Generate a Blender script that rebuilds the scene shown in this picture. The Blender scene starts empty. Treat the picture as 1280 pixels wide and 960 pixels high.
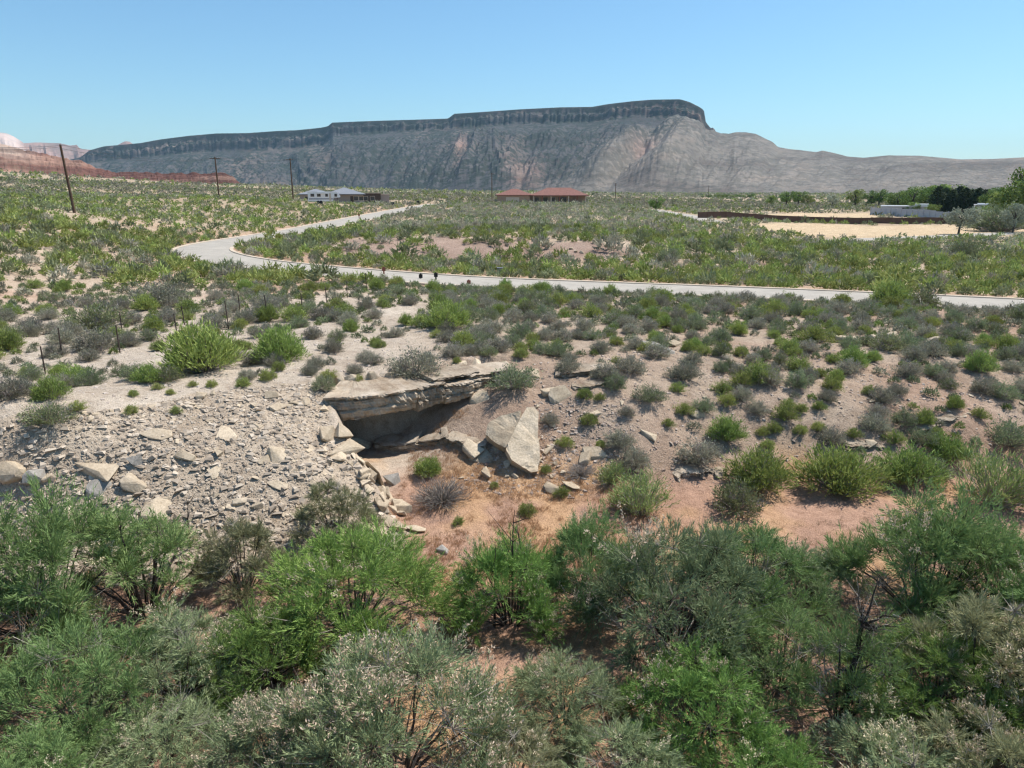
import bpy, bmesh, math, random
import numpy as np
from mathutils import Vector, Matrix

# ------------------------------------------------------------------ camera, sky, sun, exposure
scene = bpy.context.scene
col = scene.collection
CAMZ = 10.0
PITCH = math.atan(240 / 887.0)
cam_d = bpy.data.cameras.new("camera")
cam_d.sensor_fit = 'HORIZONTAL'; cam_d.sensor_width = 36.0
cam_d.lens = 36.0 * 887.0 / 1280.0
cam_d.clip_start = 0.1; cam_d.clip_end = 60000
cam = bpy.data.objects.new("camera", cam_d); col.objects.link(cam)
cam.location = (0, 0, CAMZ)
cam.rotation_euler = (math.pi / 2 - PITCH, 0, 0)
scene.camera = cam

SUN_EL = math.radians(60.0)
SUN_AZ = math.radians(62.0)          # clockwise from +Y (the view direction) towards +X
world = bpy.data.worlds.new("World"); scene.world = world; world.use_nodes = True
nt = world.node_tree
sky = nt.nodes.new("ShaderNodeTexSky"); sky.sky_type = 'NISHITA'; sky.sun_disc = False
sky.sun_elevation = SUN_EL; sky.sun_rotation = SUN_AZ
sky.altitude = 300; sky.air_density = 1.15; sky.dust_density = 0.5; sky.ozone_density = 9.0
wb = nt.nodes.new("ShaderNodeMix"); wb.data_type = 'RGBA'; wb.blend_type = 'MULTIPLY'; wb.inputs[0].default_value = 1.0
wb.inputs[7].default_value = (0.95, 1.05, 0.96, 1)      # even white balance of the whole sky
nt.links.new(sky.outputs[0], wb.inputs[6]); nt.links.new(wb.outputs[2], nt.nodes["Background"].inputs[0])
nt.nodes["Background"].inputs[1].default_value = 0.12

sun_d = bpy.data.lights.new("sun", 'SUN'); sun_d.energy = 5.0; sun_d.angle = math.radians(0.53)
sun_d.color = (1.0, 0.955, 0.89)
sun = bpy.data.objects.new("sun", sun_d); col.objects.link(sun)
sdir = Vector((math.sin(SUN_AZ) * math.cos(SUN_EL), math.cos(SUN_AZ) * math.cos(SUN_EL), math.sin(SUN_EL)))
sun.rotation_euler = sdir.to_track_quat('Z', 'Y').to_euler()
sun.location = (30, 30, 60)

scene.view_settings.view_transform = 'Standard'; scene.view_settings.look = 'None'
scene.view_settings.exposure = 0.4; scene.view_settings.gamma = 1.0
scene.view_settings.use_curve_mapping = False
scene.render.engine = 'CYCLES'
scene.cycles.use_adaptive_sampling = True; scene.cycles.adaptive_threshold = .025; scene.cycles.max_bounces = 4; scene.cycles.diffuse_bounces = 2; scene.cycles.glossy_bounces = 2
scene.cycles.transmission_bounces = 3; scene.cycles.volume_bounces = 0
scene.cycles.transparent_max_bounces = 4
scene.cycles.use_denoising = True; scene.cycles.denoiser = 'OPENIMAGEDENOISE'; scene.cycles.denoising_input_passes = 'RGB_ALBEDO_NORMAL'
scene.cycles.filter_width = 1.3

R = math.radians
rng = np.random.default_rng(7)
random.seed(7)

# ------------------------------------------------------------------ helpers
def tag(o, label=None, cat=None, group=None, kind=None):
    if label: o['label'] = label
    if cat: o['category'] = cat
    if group: o['group'] = group
    if kind: o['kind'] = kind
    return o

def link(name, data, loc=(0, 0, 0), rot=(0, 0, 0), scale=(1, 1, 1), parent=None):
    o = bpy.data.objects.new(name, data); col.objects.link(o)
    o.location = loc; o.rotation_euler = rot; o.scale = scale
    if parent: o.parent = parent
    return o

def fast_mesh(name, V, F, mats, tint=None, smooth=False, midx=None):
    """V (n,3), F (m,k) with k = 3 or 4, or a list of such arrays"""
    Fs = F if isinstance(F, list) else [F]
    V = np.asarray(V, np.float32)
    me = bpy.data.meshes.new(name)
    me.vertices.add(len(V)); me.vertices.foreach_set('co', V.ravel())
    li = np.concatenate([np.asarray(f, np.int32).ravel() for f in Fs])
    tot = np.concatenate([np.full(len(f), f.shape[1], np.int32) for f in Fs])
    st = np.concatenate([[0], np.cumsum(tot)[:-1]]).astype(np.int32)
    me.loops.add(len(li)); me.loops.foreach_set('vertex_index', li)
    me.polygons.add(len(tot)); me.polygons.foreach_set('loop_start', st)
    for m in (mats if isinstance(mats, (list, tuple)) else [mats]): me.materials.append(m)
    if midx is not None: me.polygons.foreach_set('material_index', np.asarray(midx, np.int32))
    me.polygons.foreach_set('use_smooth', np.full(len(tot), smooth, bool))
    if tint is not None:
        a = me.color_attributes.new('tint', 'FLOAT_COLOR', 'POINT')
        c = np.ones((len(V), 4), np.float32); c[:, :3] = tint
        a.data.foreach_set('color', c.ravel())
    me.update(calc_edges=True)
    return me

class Geo:
    """collects vertices, faces and tints of one mesh"""
    def __init__(s): s.V = []; s.T = []; s.Q = []; s.C = []; s.n = 0
    def add(s, V, F, c):
        V = np.asarray(V, float).reshape(-1, 3); F = np.asarray(F, int)
        (s.T if F.shape[1] == 3 else s.Q).append(F + s.n)
        C = np.empty((len(V), 3)); C[:] = c
        s.V.append(V); s.C.append(C); s.n += len(V)
    def mesh(s, name, mat, smooth=False):
        F = []
        if s.Q: F.append(np.concatenate(s.Q))
        if s.T: F.append(np.concatenate(s.T))
        return fast_mesh(name, np.concatenate(s.V), F, mat, np.concatenate(s.C), smooth)
    def box(s, x0, x1, y0, y1, z0, z1, c=(1, 1, 1)):
        V = [(x, y, z) for z in (z0, z1) for x, y in ((x0, y0), (x1, y0), (x1, y1), (x0, y1))]
        s.add(V, [(3, 2, 1, 0), (4, 5, 6, 7), (0, 1, 5, 4), (1, 2, 6, 5), (2, 3, 7, 6), (3, 0, 4, 7)], c)
    def tube(s, P, rad, c=(1, 1, 1), n=6):
        P = np.asarray(P, float); rad = np.broadcast_to(np.asarray(rad, float), (len(P),))
        D = np.gradient(P, axis=0); D /= np.linalg.norm(D, axis=1, keepdims=True) + 1e-9
        ref = np.where(np.abs(D[:, 2:3]) > .9, np.array([[1., 0, 0]]), np.array([[0, 0, 1.]]))
        A = np.cross(D, ref); A /= np.linalg.norm(A, axis=1, keepdims=True) + 1e-9
        B = np.cross(D, A)
        a = np.arange(n) * 2 * np.pi / n
        V = P[:, None] + rad[:, None, None] * (np.cos(a)[None, :, None] * A[:, None] + np.sin(a)[None, :, None] * B[:, None])
        k = len(P); i, j = np.meshgrid(np.arange(k - 1), np.arange(n), indexing='ij'); jn = (j + 1) % n
        F = np.stack([i * n + j, i * n + jn, (i + 1) * n + jn, (i + 1) * n + j], -1).reshape(-1, 4)
        s.add(V.reshape(-1, 3), F, c)

def nrm(a): return a / (np.linalg.norm(a, axis=-1, keepdims=True) + 1e-9)

def blades(g, P, D, L, W, C, r, quad=False):
    """thin leaf blades from P along D"""
    n = len(P); D = nrm(D)
    S = nrm(np.cross(D, r.normal(size=(n, 3))))
    L = np.broadcast_to(L, (n,))[:, None]; W = np.broadcast_to(W, (n,))[:, None]
    C = np.broadcast_to(C, (n, 3))
    if quad:
        V = np.stack([P, P + D * L * .45 + S * W * .5, P + D * L, P + D * L * .45 - S * W * .5], 1)
        F = np.arange(n * 4).reshape(n, 4); k = 4
    else:
        V = np.stack([P - S * W * .5, P + S * W * .5, P + D * L], 1)
        F = np.arange(n * 3).reshape(n, 3); k = 3
    g.add(V.reshape(-1, 3), F, np.repeat(C, k, 0))

def _hash(i, j, seed):
    h = (i.astype(np.int64) * 374761393 + j.astype(np.int64) * 668265263 + seed * 1442695041) & 0x7fffffff
    h = ((h ^ (h >> 13)) * 1274126177) & 0x7fffffff
    return ((h ^ (h >> 16)) & 0xffff) / 65535.0
def vn(x, y, seed=0):
    x = np.asarray(x, float); y = np.asarray(y, float)
    i = np.floor(x).astype(np.int64); j = np.floor(y).astype(np.int64); u = x - i; v = y - j
    u = u * u * (3 - 2 * u); v = v * v * (3 - 2 * v)
    return ((_hash(i, j, seed) * (1 - u) + _hash(i + 1, j, seed) * u) * (1 - v) +
            (_hash(i, j + 1, seed) * (1 - u) + _hash(i + 1, j + 1, seed) * u) * v) * 2 - 1
def fbm(x, y, seed=0, o=4, g=.5):
    a = 1; s = 0; t = 0
    for k in range(o):
        s = s + a * vn(x * 2 ** k + 17.3 * k, y * 2 ** k - 9.1 * k, seed + k); t += a; a *= g
    return s / t
def sstep(a, b, x):
    t = np.clip((x - a) / (b - a), 0, 1); return t * t * (3 - 2 * t)

# ------------------------------------------------------------------ materials
def new_mat(name):
    m = bpy.data.materials.new(name); m.use_nodes = True
    n = m.node_tree; b = n.nodes["Principled BSDF"]; b.inputs["Roughness"].default_value = .9
    b.inputs["Specular IOR Level"].default_value = .2
    return m, n, b
def nd(n, t, **kw):
    x = n.nodes.new(t)
    for k, v in kw.items(): setattr(x, k, v)
    return x
def noise(n, scale, detail=6, rough=.6, coord=None, typ='ShaderNodeTexNoise'):
    x = n.nodes.new(typ); x.inputs['Scale'].default_value = scale
    if 'Detail' in x.inputs: x.inputs['Detail'].default_value = detail
    if 'Roughness' in x.inputs: x.inputs['Roughness'].default_value = rough
    if coord is not None: n.links.new(coord, x.inputs['Vector'])
    return x
def ramp(n, fac, stops):
    r = n.nodes.new("ShaderNodeValToRGB"); e = r.color_ramp.elements
    while len(e) < len(stops): e.new(.5)
    for k, (p, c) in enumerate(stops):
        e[k].position = p; e[k].color = (*c, 1) if len(c) == 3 else c
    n.links.new(fac, r.inputs[0]); return r
def mix(n, fac, a, b, mode='MIX'):
    x = n.nodes.new("ShaderNodeMix"); x.data_type = 'RGBA'; x.blend_type = mode
    for inp, v in ((x.inputs[0], fac), (x.inputs[6], a), (x.inputs[7], b)):
        if isinstance(v, (int, float)): inp.default_value = v
        elif isinstance(v, tuple): inp.default_value = (*v, 1)
        else: n.links.new(v, inp)
    return x.outputs[2]
def bump(n, b, height, dist, strength=.6):
    x = n.nodes.new("ShaderNodeBump"); x.inputs['Strength'].default_value = strength
    x.inputs['Distance'].default_value = dist
    n.links.new(height, x.inputs['Height']); n.links.new(x.outputs[0], b.inputs['Normal'])

def simple_mat(name, c, rough=.85, var=.15, scale=3.0, bmp=0):
    m, n, b = new_mat(name); b.inputs['Roughness'].default_value = rough
    tc = nd(n, "ShaderNodeTexCoord").outputs['Object']
    nz = noise(n, scale, coord=tc)
    r = ramp(n, nz.outputs[0], [(.3, tuple(v * (1 - var) for v in c)), (.7, tuple(min(1, v * (1 + var)) for v in c))])
    n.links.new(r.outputs[0], b.inputs[0])
    if bmp: bump(n, b, nz.outputs[0], bmp)
    return m

def leaf_mat(name, trans=.3):
    """colour comes from the plant's own per-leaf tint, shifted a little from plant to plant"""
    m, n, b = new_mat(name)
    at = nd(n, "ShaderNodeAttribute", attribute_name='tint')
    oi = nd(n, "ShaderNodeObjectInfo")
    hs = nd(n, "ShaderNodeHueSaturation")
    mr = nd(n, "ShaderNodeMapRange"); mr.inputs[3].default_value = .80; mr.inputs[4].default_value = 1.22
    mh = nd(n, "ShaderNodeMapRange"); mh.inputs[3].default_value = .485; mh.inputs[4].default_value = .512
    n.links.new(oi.outputs['Random'], mr.inputs[0]); n.links.new(mr.outputs[0], hs.inputs['Value'])
    sp = nd(n, "ShaderNodeMath", operation='FRACT')
    ml = nd(n, "ShaderNodeMath", operation='MULTIPLY'); ml.inputs[1].default_value = 7.31
    n.links.new(oi.outputs['Random'], ml.inputs[0]); n.links.new(ml.outputs[0], sp.inputs[0])
    n.links.new(sp.outputs[0], mh.inputs[0]); n.links.new(mh.outputs[0], hs.inputs['Hue'])
    n.links.new(at.outputs['Color'], hs.inputs['Color'])
    n.links.new(hs.outputs[0], b.inputs[0]); b.inputs['Roughness'].default_value = .75
    b.inputs["Specular IOR Level"].default_value = .12
    if trans:
        t = nd(n, "ShaderNodeBsdfTranslucent"); n.links.new(hs.outputs[0], t.inputs[0])
        mx = nd(n, "ShaderNodeMixShader"); mx.inputs[0].default_value = trans
        n.links.new(b.outputs[0], mx.inputs[1]); n.links.new(t.outputs[0], mx.inputs[2])
        n.links.new(mx.outputs[0], n.nodes["Material Output"].inputs[0])
    return m
M_leaf = leaf_mat("foliage", .25)
M_wood = leaf_mat("bark_and_twigs", 0)

def rock_mat(name, a, b_, c_, strata=False, scale=1.0):
    m, n, b = new_mat(name)
    geo = nd(n, "ShaderNodeNewGeometry").outputs['Position']
    big = noise(n, 1.3 * scale, 5, .6, geo); fine = noise(n, 14 * scale, 6, .7, geo)
    oi = nd(n, "ShaderNodeObjectInfo")
    r1 = ramp(n, big.outputs[0], [(.3, a), (.5, b_), (.72, c_)])
    r2 = ramp(n, fine.outputs[0], [(.3, (.72, .7, .68)), (.65, (1.12, 1.12, 1.12))])
    c = mix(n, 1.0, r1.outputs[0], r2.outputs[0], 'MULTIPLY')
    if strata:
        mp = nd(n, "ShaderNodeMapping"); mp.inputs['Scale'].default_value = (.25, .25, 7)
        n.links.new(geo, mp.inputs[0])
        st = noise(n, 1.6, 5, .65, mp.outputs[0])
        r3 = ramp(n, st.outputs[0], [(.35, (.62, .56, .5)), (.52, (1, 1, 1)), (.7, (1.1, 1.04, .98))])
        c = mix(n, 1.0, c, r3.outputs[0], 'MULTIPLY')
    mr = nd(n, "ShaderNodeMapRange"); mr.inputs[3].default_value = .78; mr.inputs[4].default_value = 1.15
    n.links.new(oi.outputs['Random'], mr.inputs[0])
    cv = nd(n, "ShaderNodeCombineColor")
    for k in range(3): n.links.new(mr.outputs[0], cv.inputs[k])
    c = mix(n, 1.0, c, cv.outputs[0], 'MULTIPLY')
    n.links.new(c, b.inputs[0])
    bump(n, b, fine.outputs[0], .03, .7)
    return m
M_rock = rock_mat("sandstone", (.40, .315, .22), (.50, .405, .29), (.59, .49, .365))
M_ledge = rock_mat("layered_sandstone", (.30, .235, .175), (.4, .33, .25), (.48, .41, .33), True)
M_greyrock = rock_mat("grey_limestone", (.26, .235, .20), (.36, .33, .29), (.45, .42, .375))
M_dark = rock_mat("dark_boulder", (.1, .09, .085), (.14, .13, .12), (.2, .18, .17))

# ground: colour zones come from the soil itself (sand, red silt, rubble, field stubble), stored per vertex
def ground_mat():
    m, n, b = new_mat("desert_ground")
    geo = nd(n, "ShaderNodeNewGeometry").outputs['Position']
    at = nd(n, "ShaderNodeAttribute", attribute_name='tint')
    n1 = noise(n, .35, 4, .65, geo); n2 = noise(n, 3.2, 5, .7, geo); n3 = noise(n, 26, 2, .75, geo)
    r1 = ramp(n, n1.outputs[0], [(.3, (.82, .78, .74)), (.7, (1.13, 1.13, 1.12))])
    r2 = ramp(n, n2.outputs[0], [(.3, (.74, .70, .66)), (.5, (1, 1, 1)), (.72, (1.15, 1.14, 1.12))])
    r3 = ramp(n, n3.outputs[0], [(.32, (.66, .63, .6)), (.5, (1, 1, 1)), (.66, (1.28, 1.27, 1.25))])
    c = mix(n, 1.0, at.outputs['Color'], r1.outputs[0], 'MULTIPLY')
    c = mix(n, 1.0, c, r2.outputs[0], 'MULTIPLY')
    c = mix(n, .85, c, r3.outputs[0], 'MULTIPLY')
    # pale stone chips
    vo = noise(n, 9, coord=geo, typ='ShaderNodeTexVoronoi'); vo.inputs['Randomness'].default_value = 1
    rv = ramp(n, vo.outputs['Distance'], [(.10, (1, 1, 1)), (.2, (0, 0, 0))])
    nk = ramp(n, n2.outputs[0], [(.5, (0, 0, 0)), (.62, (1, 1, 1))])
    k = mix(n, 1.0, rv.outputs[0], nk.outputs[0], 'MULTIPLY')
    sc = nd(n, "ShaderNodeMath", operation='MULTIPLY'); sc.inputs[1].default_value = .55
    n.links.new(k, sc.inputs[0])
    c = mix(n, sc.outputs[0], c, (.5, .44, .36))
    n.links.new(c, b.inputs[0]); b.inputs['Roughness'].default_value = .95
    hm = nd(n, "ShaderNodeMath", operation='ADD'); n.links.new(n2.outputs[0], hm.inputs[0])
    hf = nd(n, "ShaderNodeMath", operation='MULTIPLY'); hf.inputs[1].default_value = .35
    n.links.new(n3.outputs[0], hf.inputs[0]); n.links.new(hf.outputs[0], hm.inputs[1])
    bump(n, b, hm.outputs[0], .14, .75)
    return m
M_ground = ground_mat()

# ------------------------------------------------------------------ the ground
cp, sp_ = math.cos(PITCH), math.sin(PITCH)
def ray(px, py):
    u = (np.asarray(px, float) - 640) / 887; v = -(np.asarray(py, float) - 480) / 887
    return u, cp + v * sp_, -sp_ + v * cp
def on_z(px, py, z):
    X, Y, Z = ray(px, py); t = (np.asarray(z) - CAMZ) / Z
    return np.stack([X * t, Y * t, np.broadcast_to(z, np.shape(t))], -1)
def on_r(px, py, r):
    X, Y, Z = ray(px, py); t = r / np.hypot(X, Y)
    return np.stack([X * t, Y * t, CAMZ + Z * t], -1)

shared = [  # survey points: sight line and elevation
 (-150,960,0),(0,960,-.05),(640,960,-.1),(1280,960,-.05),(1430,960,0),(300,800,-.1),(640,760,-.1),(1000,820,-.1),(0,850,-.1),(1280,800,-.05),
 (850,700,-.05),(1100,700,-.05),(1280,700,0),(1430,700,0),(560,655,0),(640,645,.1),(750,640,.1),(900,630,.1),(1000,645,0),(1100,640,0),(1200,620,.1),(1280,612,.15),(1430,620,.2),
 (650,560,1.1),(700,520,1.9),(720,480,2.75),(750,560,1.15),(800,605,.35),(800,540,1.6),(850,500,2.2),(900,560,.95),(900,500,2.1),(900,450,2.9),(900,410,3.2),(900,380,2.75),
 (690,605,.4),(850,590,.5),(850,460,2.85),(780,470,2.85),(780,430,3.2),(700,450,3.05),
 (1100,595,.35),(1100,545,1.25),(1100,480,2.35),(1100,430,3.0),(1100,402,2.95),(1000,560,.95),(1000,500,2.1),(1000,590,.35),
 (1200,575,.5),(1200,530,1.5),(1280,420,2.9),(1280,500,2.0),(1280,560,.8),(1430,420,2.9),(1430,500,2),(1430,560,.9),
 (640,430,3.3),(640,390,3.3),(640,372,2.8),(780,390,3.2),(500,440,3.25),(500,400,3.3),(400,420,3.2),(400,370,3.1),(540,370,2.9),
 (200,400,3.25),(300,430,3.2),(300,380,3.2),(50,430,3.15),(100,370,3.15),(0,400,3.4),(-150,400,3.6),(-150,480,3.2),(0,350,4.1),(100,330,3.9),(0,310,5.6),(-150,320,6),(150,300,4.1),(60,280,6.6),
 (640,355,2.2),(780,360,2.15),(900,364,2.1),(1100,372,2.05),(1280,381,2.0),(1430,388,2.0),(460,345,2.45),(300,333,2.8),(222,316,3.15),(260,302,3.4),(330,294,3.7),(430,276,4.7),(535,257,6.0),
 (450,325,2.8),(600,326,2.45),(750,330,2.3),(880,330,2.2),(450,303,4.1),(600,300,4.2),(750,305,3.9),(860,312,3.2),(600,280,5.0),(750,285,4.7),(680,258,6.45),(730,257,6.4),(800,270,5.0),
 (960,330,2.2),(1100,335,2.1),(1280,340,2.1),(1430,340,2.1),(1000,305,2.6),(1200,310,2.5),(1280,305,2.6),(1090,290,2.9),(1250,285,3.0),(1430,285,3.2),(1000,277,3.2),(1130,277,3.2),(900,285,3.8),(860,271,4.5),(822,263,5.25),
 (300,265,6.1),(420,255,6.7),(200,262,6.6),(93,266,7.2),(274,247,8.75),
]
far = [(-200,196,600),(0,219,520),(150,230,520),(300,232,520),(450,237,560),(600,242,600),(800,245,600),(900,246,620),(1100,254,420),(1280,258,380),(1450,260,380),
       (-200,225,1200),(150,236,1200),(450,240,1200),(800,242,1200),(1280,243,1200),(1450,243,1200),(200,248,250),(0,240,230),(-200,235,230),(450,247,300),(660,250,300),(1050,265,247),(1200,270,215),(900,256,330)]
upper = [(0,545,2.95),(100,530,3.05),(200,510,3.1),(300,494,3.15),(380,488,3.1),(0,610,1.6),(100,612,1.55),(200,610,1.6),(300,600,1.65),(380,585,1.75),
         (0,705,.1),(200,712,.05),(350,705,.05),(0,500,3.12),(150,470,3.2),(300,462,3.25),(420,565,1.75),(450,620,.85),(480,665,.2),(470,700,0),(-150,560,2.9),(-150,620,1.6),(-150,710,.1),
         (430,478,3.08),(520,470,3.12),(600,458,3.18),(660,455,3.15)]
lower = [(425,552,.45),(480,562,.45),(520,552,.75),(560,532,1.4),(600,500,2.2),(630,490,2.5),(440,575,.75),(520,588,.5),(600,582,.6),(560,612,.25),(500,640,.05),(480,690,0),(400,720,0),(620,540,1.45)]
def survey(pts): return np.array([on_z(a, b, c) for a, b, c in pts])
far_w = np.array([on_r(*a) for a in far]); sh_w = np.concatenate([survey(shared), far_w])
class Surf:
    def __init__(s, P):
        s.a, s.b = s.co(P[:, 0], P[:, 1]); A = s.k(s.a, s.b); n = len(P)
        M_ = np.zeros((n + 3, n + 3)); M_[:n, :n] = A - 1e-4 * np.eye(n) * 0
        Q = np.stack([np.ones(n), s.a, s.b], 1); M_[:n, n:] = Q; M_[n:, :n] = Q.T
        s.w = np.linalg.solve(M_, np.concatenate([P[:, 2], [0, 0, 0]]))
    @staticmethod
    def co(x, y):
        r = np.hypot(x, y); th = np.clip(np.arctan2(x, y), -.86, .86)
        return th * 1.1, np.log(np.clip(r, 9, 1300))
    def k(s, a, b): return np.sqrt((a[..., None] - s.a) ** 2 + (b[..., None] - s.b) ** 2 + .03 ** 2)
    def __call__(s, x, y):
        sh = x.shape; x = x.ravel(); y = y.ravel(); out = np.empty(len(x))
        for i in range(0, len(x), 40000):
            a, b = s.co(x[i:i + 40000], y[i:i + 40000]); n = len(s.a)
            out[i:i + 40000] = s.k(a, b) @ s.w[:n] + s.w[n] + s.w[n + 1] * a + s.w[n + 2] * b
        return out.reshape(sh)
S_up = Surf(np.concatenate([sh_w, survey(upper)])); S_lo = Surf(np.concatenate([sh_w, survey(lower)]))

# the edge of the rock shelf above the gully, then down the flank of the rubble mound
RIM = survey([(404,497,3.0),(440,497,3.02),(480,492,3.03),(520,486,3.05),(545,480,3.06),(560,477,3.06),(590,472,3.08),(612,467,3.1),(660,463,3.1)])
BACK = 2.1
nx = np.array([.0, 1.0])
step_line = np.concatenate([survey([(500,690,0),(492,650,.2),(468,600,.9),(440,562,1.4)])[:, :2], RIM[:, :2] + np.array([-.1, BACK]), np.array([[RIM[-1, 0] + 3, RIM[-1, 1] + 1.6]])])
def pl_dist(x, y, L):
    """distance to polyline, signed (+ = left of its direction), and arc parameter index"""
    best = np.full(x.shape, 1e18); sg = np.zeros(x.shape); par = np.zeros(x.shape)
    for i in range(len(L) - 1):
        ax, ay = L[i]; bx, by = L[i + 1]; dx, dy = bx - ax, by - ay
        t = np.clip(((x - ax) * dx + (y - ay) * dy) / (dx * dx + dy * dy), 0, 1)
        qx = x - ax - t * dx; qy = y - ay - t * dy; d = qx * qx + qy * qy
        m = d < best; best = np.where(m, d, best); sg = np.where(m, np.sign(dx * qy - dy * qx), sg); par = np.where(m, i + t, par)
    return np.sqrt(best), sg, par

def in_poly(x, y, P):
    c = np.zeros(np.shape(x), bool); n = len(P)
    for i in range(n):
        (x1, y1), (x2, y2) = P[i], P[(i + 1) % n]
        c ^= ((y1 > y) != (y2 > y)) & (x < (x2 - x1) * (y - y1) / (y2 - y1 + 1e-12) + x1)
    return c

def H_base(x, y):
    r = np.hypot(x, y)
    z = S_up(x, y)
    near = (r > 12) & (r < 40) & (np.abs(x) < 15) & (y > 0)
    if near.any():
        xn, yn = x[near], y[near]; lo = S_lo(xn, yn); up = z[near]
        d, sg, par = pl_dist(xn, yn, step_line); xe = step_line[-1, 0]
        gully = in_poly(xn, yn, list(step_line) + [(xe, 12.), (step_line[0, 0], 12.)])
        sd = np.where(gully, -d, d)
        wd = np.where(par < 3.5, .45, .14)
        w = sstep(-wd, wd, sd)                 # 1 behind the edge
        w = np.maximum(np.maximum(w, sstep(xe - 2.5, xe, xn)), sstep(19.5, 18., yn))
        z[near] = np.minimum(lo, up + .3) * (1 - w) + up * w
    return z

def catmull(P, n):
    P = np.asarray(P); Q = np.concatenate([[2 * P[0] - P[1]], P, [2 * P[-1] - P[-2]]]); out = []
    for i in range(1, len(Q) - 2):
        for t in np.linspace(0, 1, n, endpoint=False):
            a, b, c, d = Q[i - 1:i + 3]
            out.append(.5 * ((2 * b) + (c - a) * t + (2 * a - 5 * b + 4 * c - d) * t * t + (3 * b - a - 3 * c + d) * t ** 3))
    out.append(P[-1]); return np.array(out)

road_px = [(1560,394,2.0),(1430,388,2.0),(1280,381,2.02),(1100,372.5,2.05),(900,364,2.1),(780,359.5,2.14),(640,354,2.22),(540,348.5,2.35),(440,341,2.55),(340,332,2.8),(275,322.5,3.02),(252,313,3.2),(272,305,3.4),(325,296,3.7),(375,288,4.1),(430,277,4.7),(480,267,5.3),(525,258.5,5.95),(548,255,6.2)]
ROAD = catmull(survey(road_px), 8); ROAD_HW = 3.1
road2_px = [(700,275,5.3),(780,259.5,5.75),(822,263.5,5.2),(862,270.5,4.5),(893,278.5,3.75),(905,288,3.25),(880,296,3.0)]
lane_px = [(1500,288,2.85),(1280,291,2.85),(1220,293.5,2.85),(1150,296.5,2.8),(1090,299,2.75),(1040,301,2.7)]
ROAD2 = catmull(survey([(815,262,5.32),(822,263.5,5.2),(842,267,4.85),(862,270.5,4.5),(880,274.5,4.1),(893,278.5,3.75)]), 6)
LANE = catmull(survey(lane_px), 6)
WALL = survey([(872,277,3.5),(930,277.5,3.25),(1000,278,3.2),(1130,279,3.15),(1250,281,3.1)])
FIELD_PX = [(935,281),(1000,279),(1255,281),(1290,288),(1200,293),(1100,297),(1010,296),(960,289)]

def H(x, y, fine=True):
    z = H_base(x, y); r = np.hypot(x, y)
    far_amp = sstep(60, 200, r)
    z = z + far_amp * .6 * fbm(x / 24, y / 24, 5, 4) + sstep(400, 900, r) * 3 * fbm(x / 150, y / 150, 9, 3)
    z = z + sstep(10, 14, r) * (.16 * fbm(x / 3.1, y / 3.1, 21, 3) + .05 * fbm(x / .55, y / .55, 33, 3))
    for L, hw, soft in ((ROAD, ROAD_HW + .9, 4.0), (ROAD2, 3.2, 4), (LANE, 3.2, 4)):
        lo = L[:, :2].min(0) - 12; hi = L[:, :2].max(0) + 12
        m = (x > lo[0]) & (x < hi[0]) & (y > lo[1]) & (y < hi[1])
        if m.any():
            d, sg, par = pl_dist(x[m], y[m], L[:, :2])
            zr = np.interp(par, np.arange(len(L)), L[:, 2]) - .07
            w = 1 - sstep(hw, hw + soft, d)
            z[m] = z[m] * (1 - w) + zr * w
    return z

def axis(parts):
    return np.concatenate([np.linspace(a, b, n, endpoint=False) for a, b, n in parts] + [[parts[-1][1]]])
lnr = axis([(math.log(.5), math.log(9), 14), (math.log(9), math.log(16), 50), (math.log(16), math.log(31), 175), (math.log(31), math.log(70), 130), (math.log(70), math.log(300), 150), (math.log(300), math.log(8000), 70)])
dn = R(43)
th = axis([(-math.pi, -R(60), 24), (-R(60), -dn, 20), (-dn, dn, 470), (dn, R(60), 20), (R(60), math.pi, 24)])
TH, LR = np.meshgrid(th, lnr, indexing='ij'); RR = np.exp(LR)
GX, GY = RR * np.sin(TH), RR * np.cos(TH)
GZ = H(GX, GY)
# behind the camera the two sides are brought together
back = sstep(R(80), math.pi, np.abs(TH)); GZ = GZ * (1 - back) + back * .5 * (GZ + GZ[::-1])
def gz(x, y):
    """elevation of the ground mesh"""
    x = np.asarray(x, float); y = np.asarray(y, float)
    a = np.interp(np.arctan2(x, y), th, np.arange(len(th))); b = np.interp(np.log(np.hypot(x, y) + 1e-6), lnr, np.arange(len(lnr)))
    i = np.minimum(a.astype(int), len(th) - 2); j = np.minimum(b.astype(int), len(lnr) - 2); u = a - i; v = b - j
    return (GZ[i, j] * (1 - u) + GZ[i + 1, j] * u) * (1 - v) + (GZ[i, j + 1] * (1 - u) + GZ[i + 1, j + 1] * u) * v
def gp(px, py):
    """where a sight line first meets the ground"""
    X, Y, Z = ray(px, py); t = np.exp(np.linspace(math.log(8), math.log(1500), 1600))
    t = t / math.hypot(X, Y)
    f = CAMZ + Z * t - gz(X * t, Y * t)
    k = np.argmax(f < 0) if (f < 0).any() else len(t) - 1
    if k > 0:
        a, b = f[k - 1], f[k]; s = a / (a - b + 1e-9); tt = t[k - 1] + s * (t[k] - t[k - 1])
    else: tt = t[0]
    x, y = X * tt, Y * tt
    return Vector((x, y, float(gz(x, y))))
def to_px(x, y, z):
    x = np.asarray(x); y = np.asarray(y); z = np.asarray(z) - CAMZ
    f = y * cp - z * sp_; u = y * sp_ + z * cp
    return 640 + 887 * x / f, 480 - 887 * u / f
def gn(x, y, e=.25):
    return Vector((float(gz(x - e, y) - gz(x + e, y)) / (2 * e), float(gz(x, y - e) - gz(x, y + e)) / (2 * e), 1)).normalized()

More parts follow.
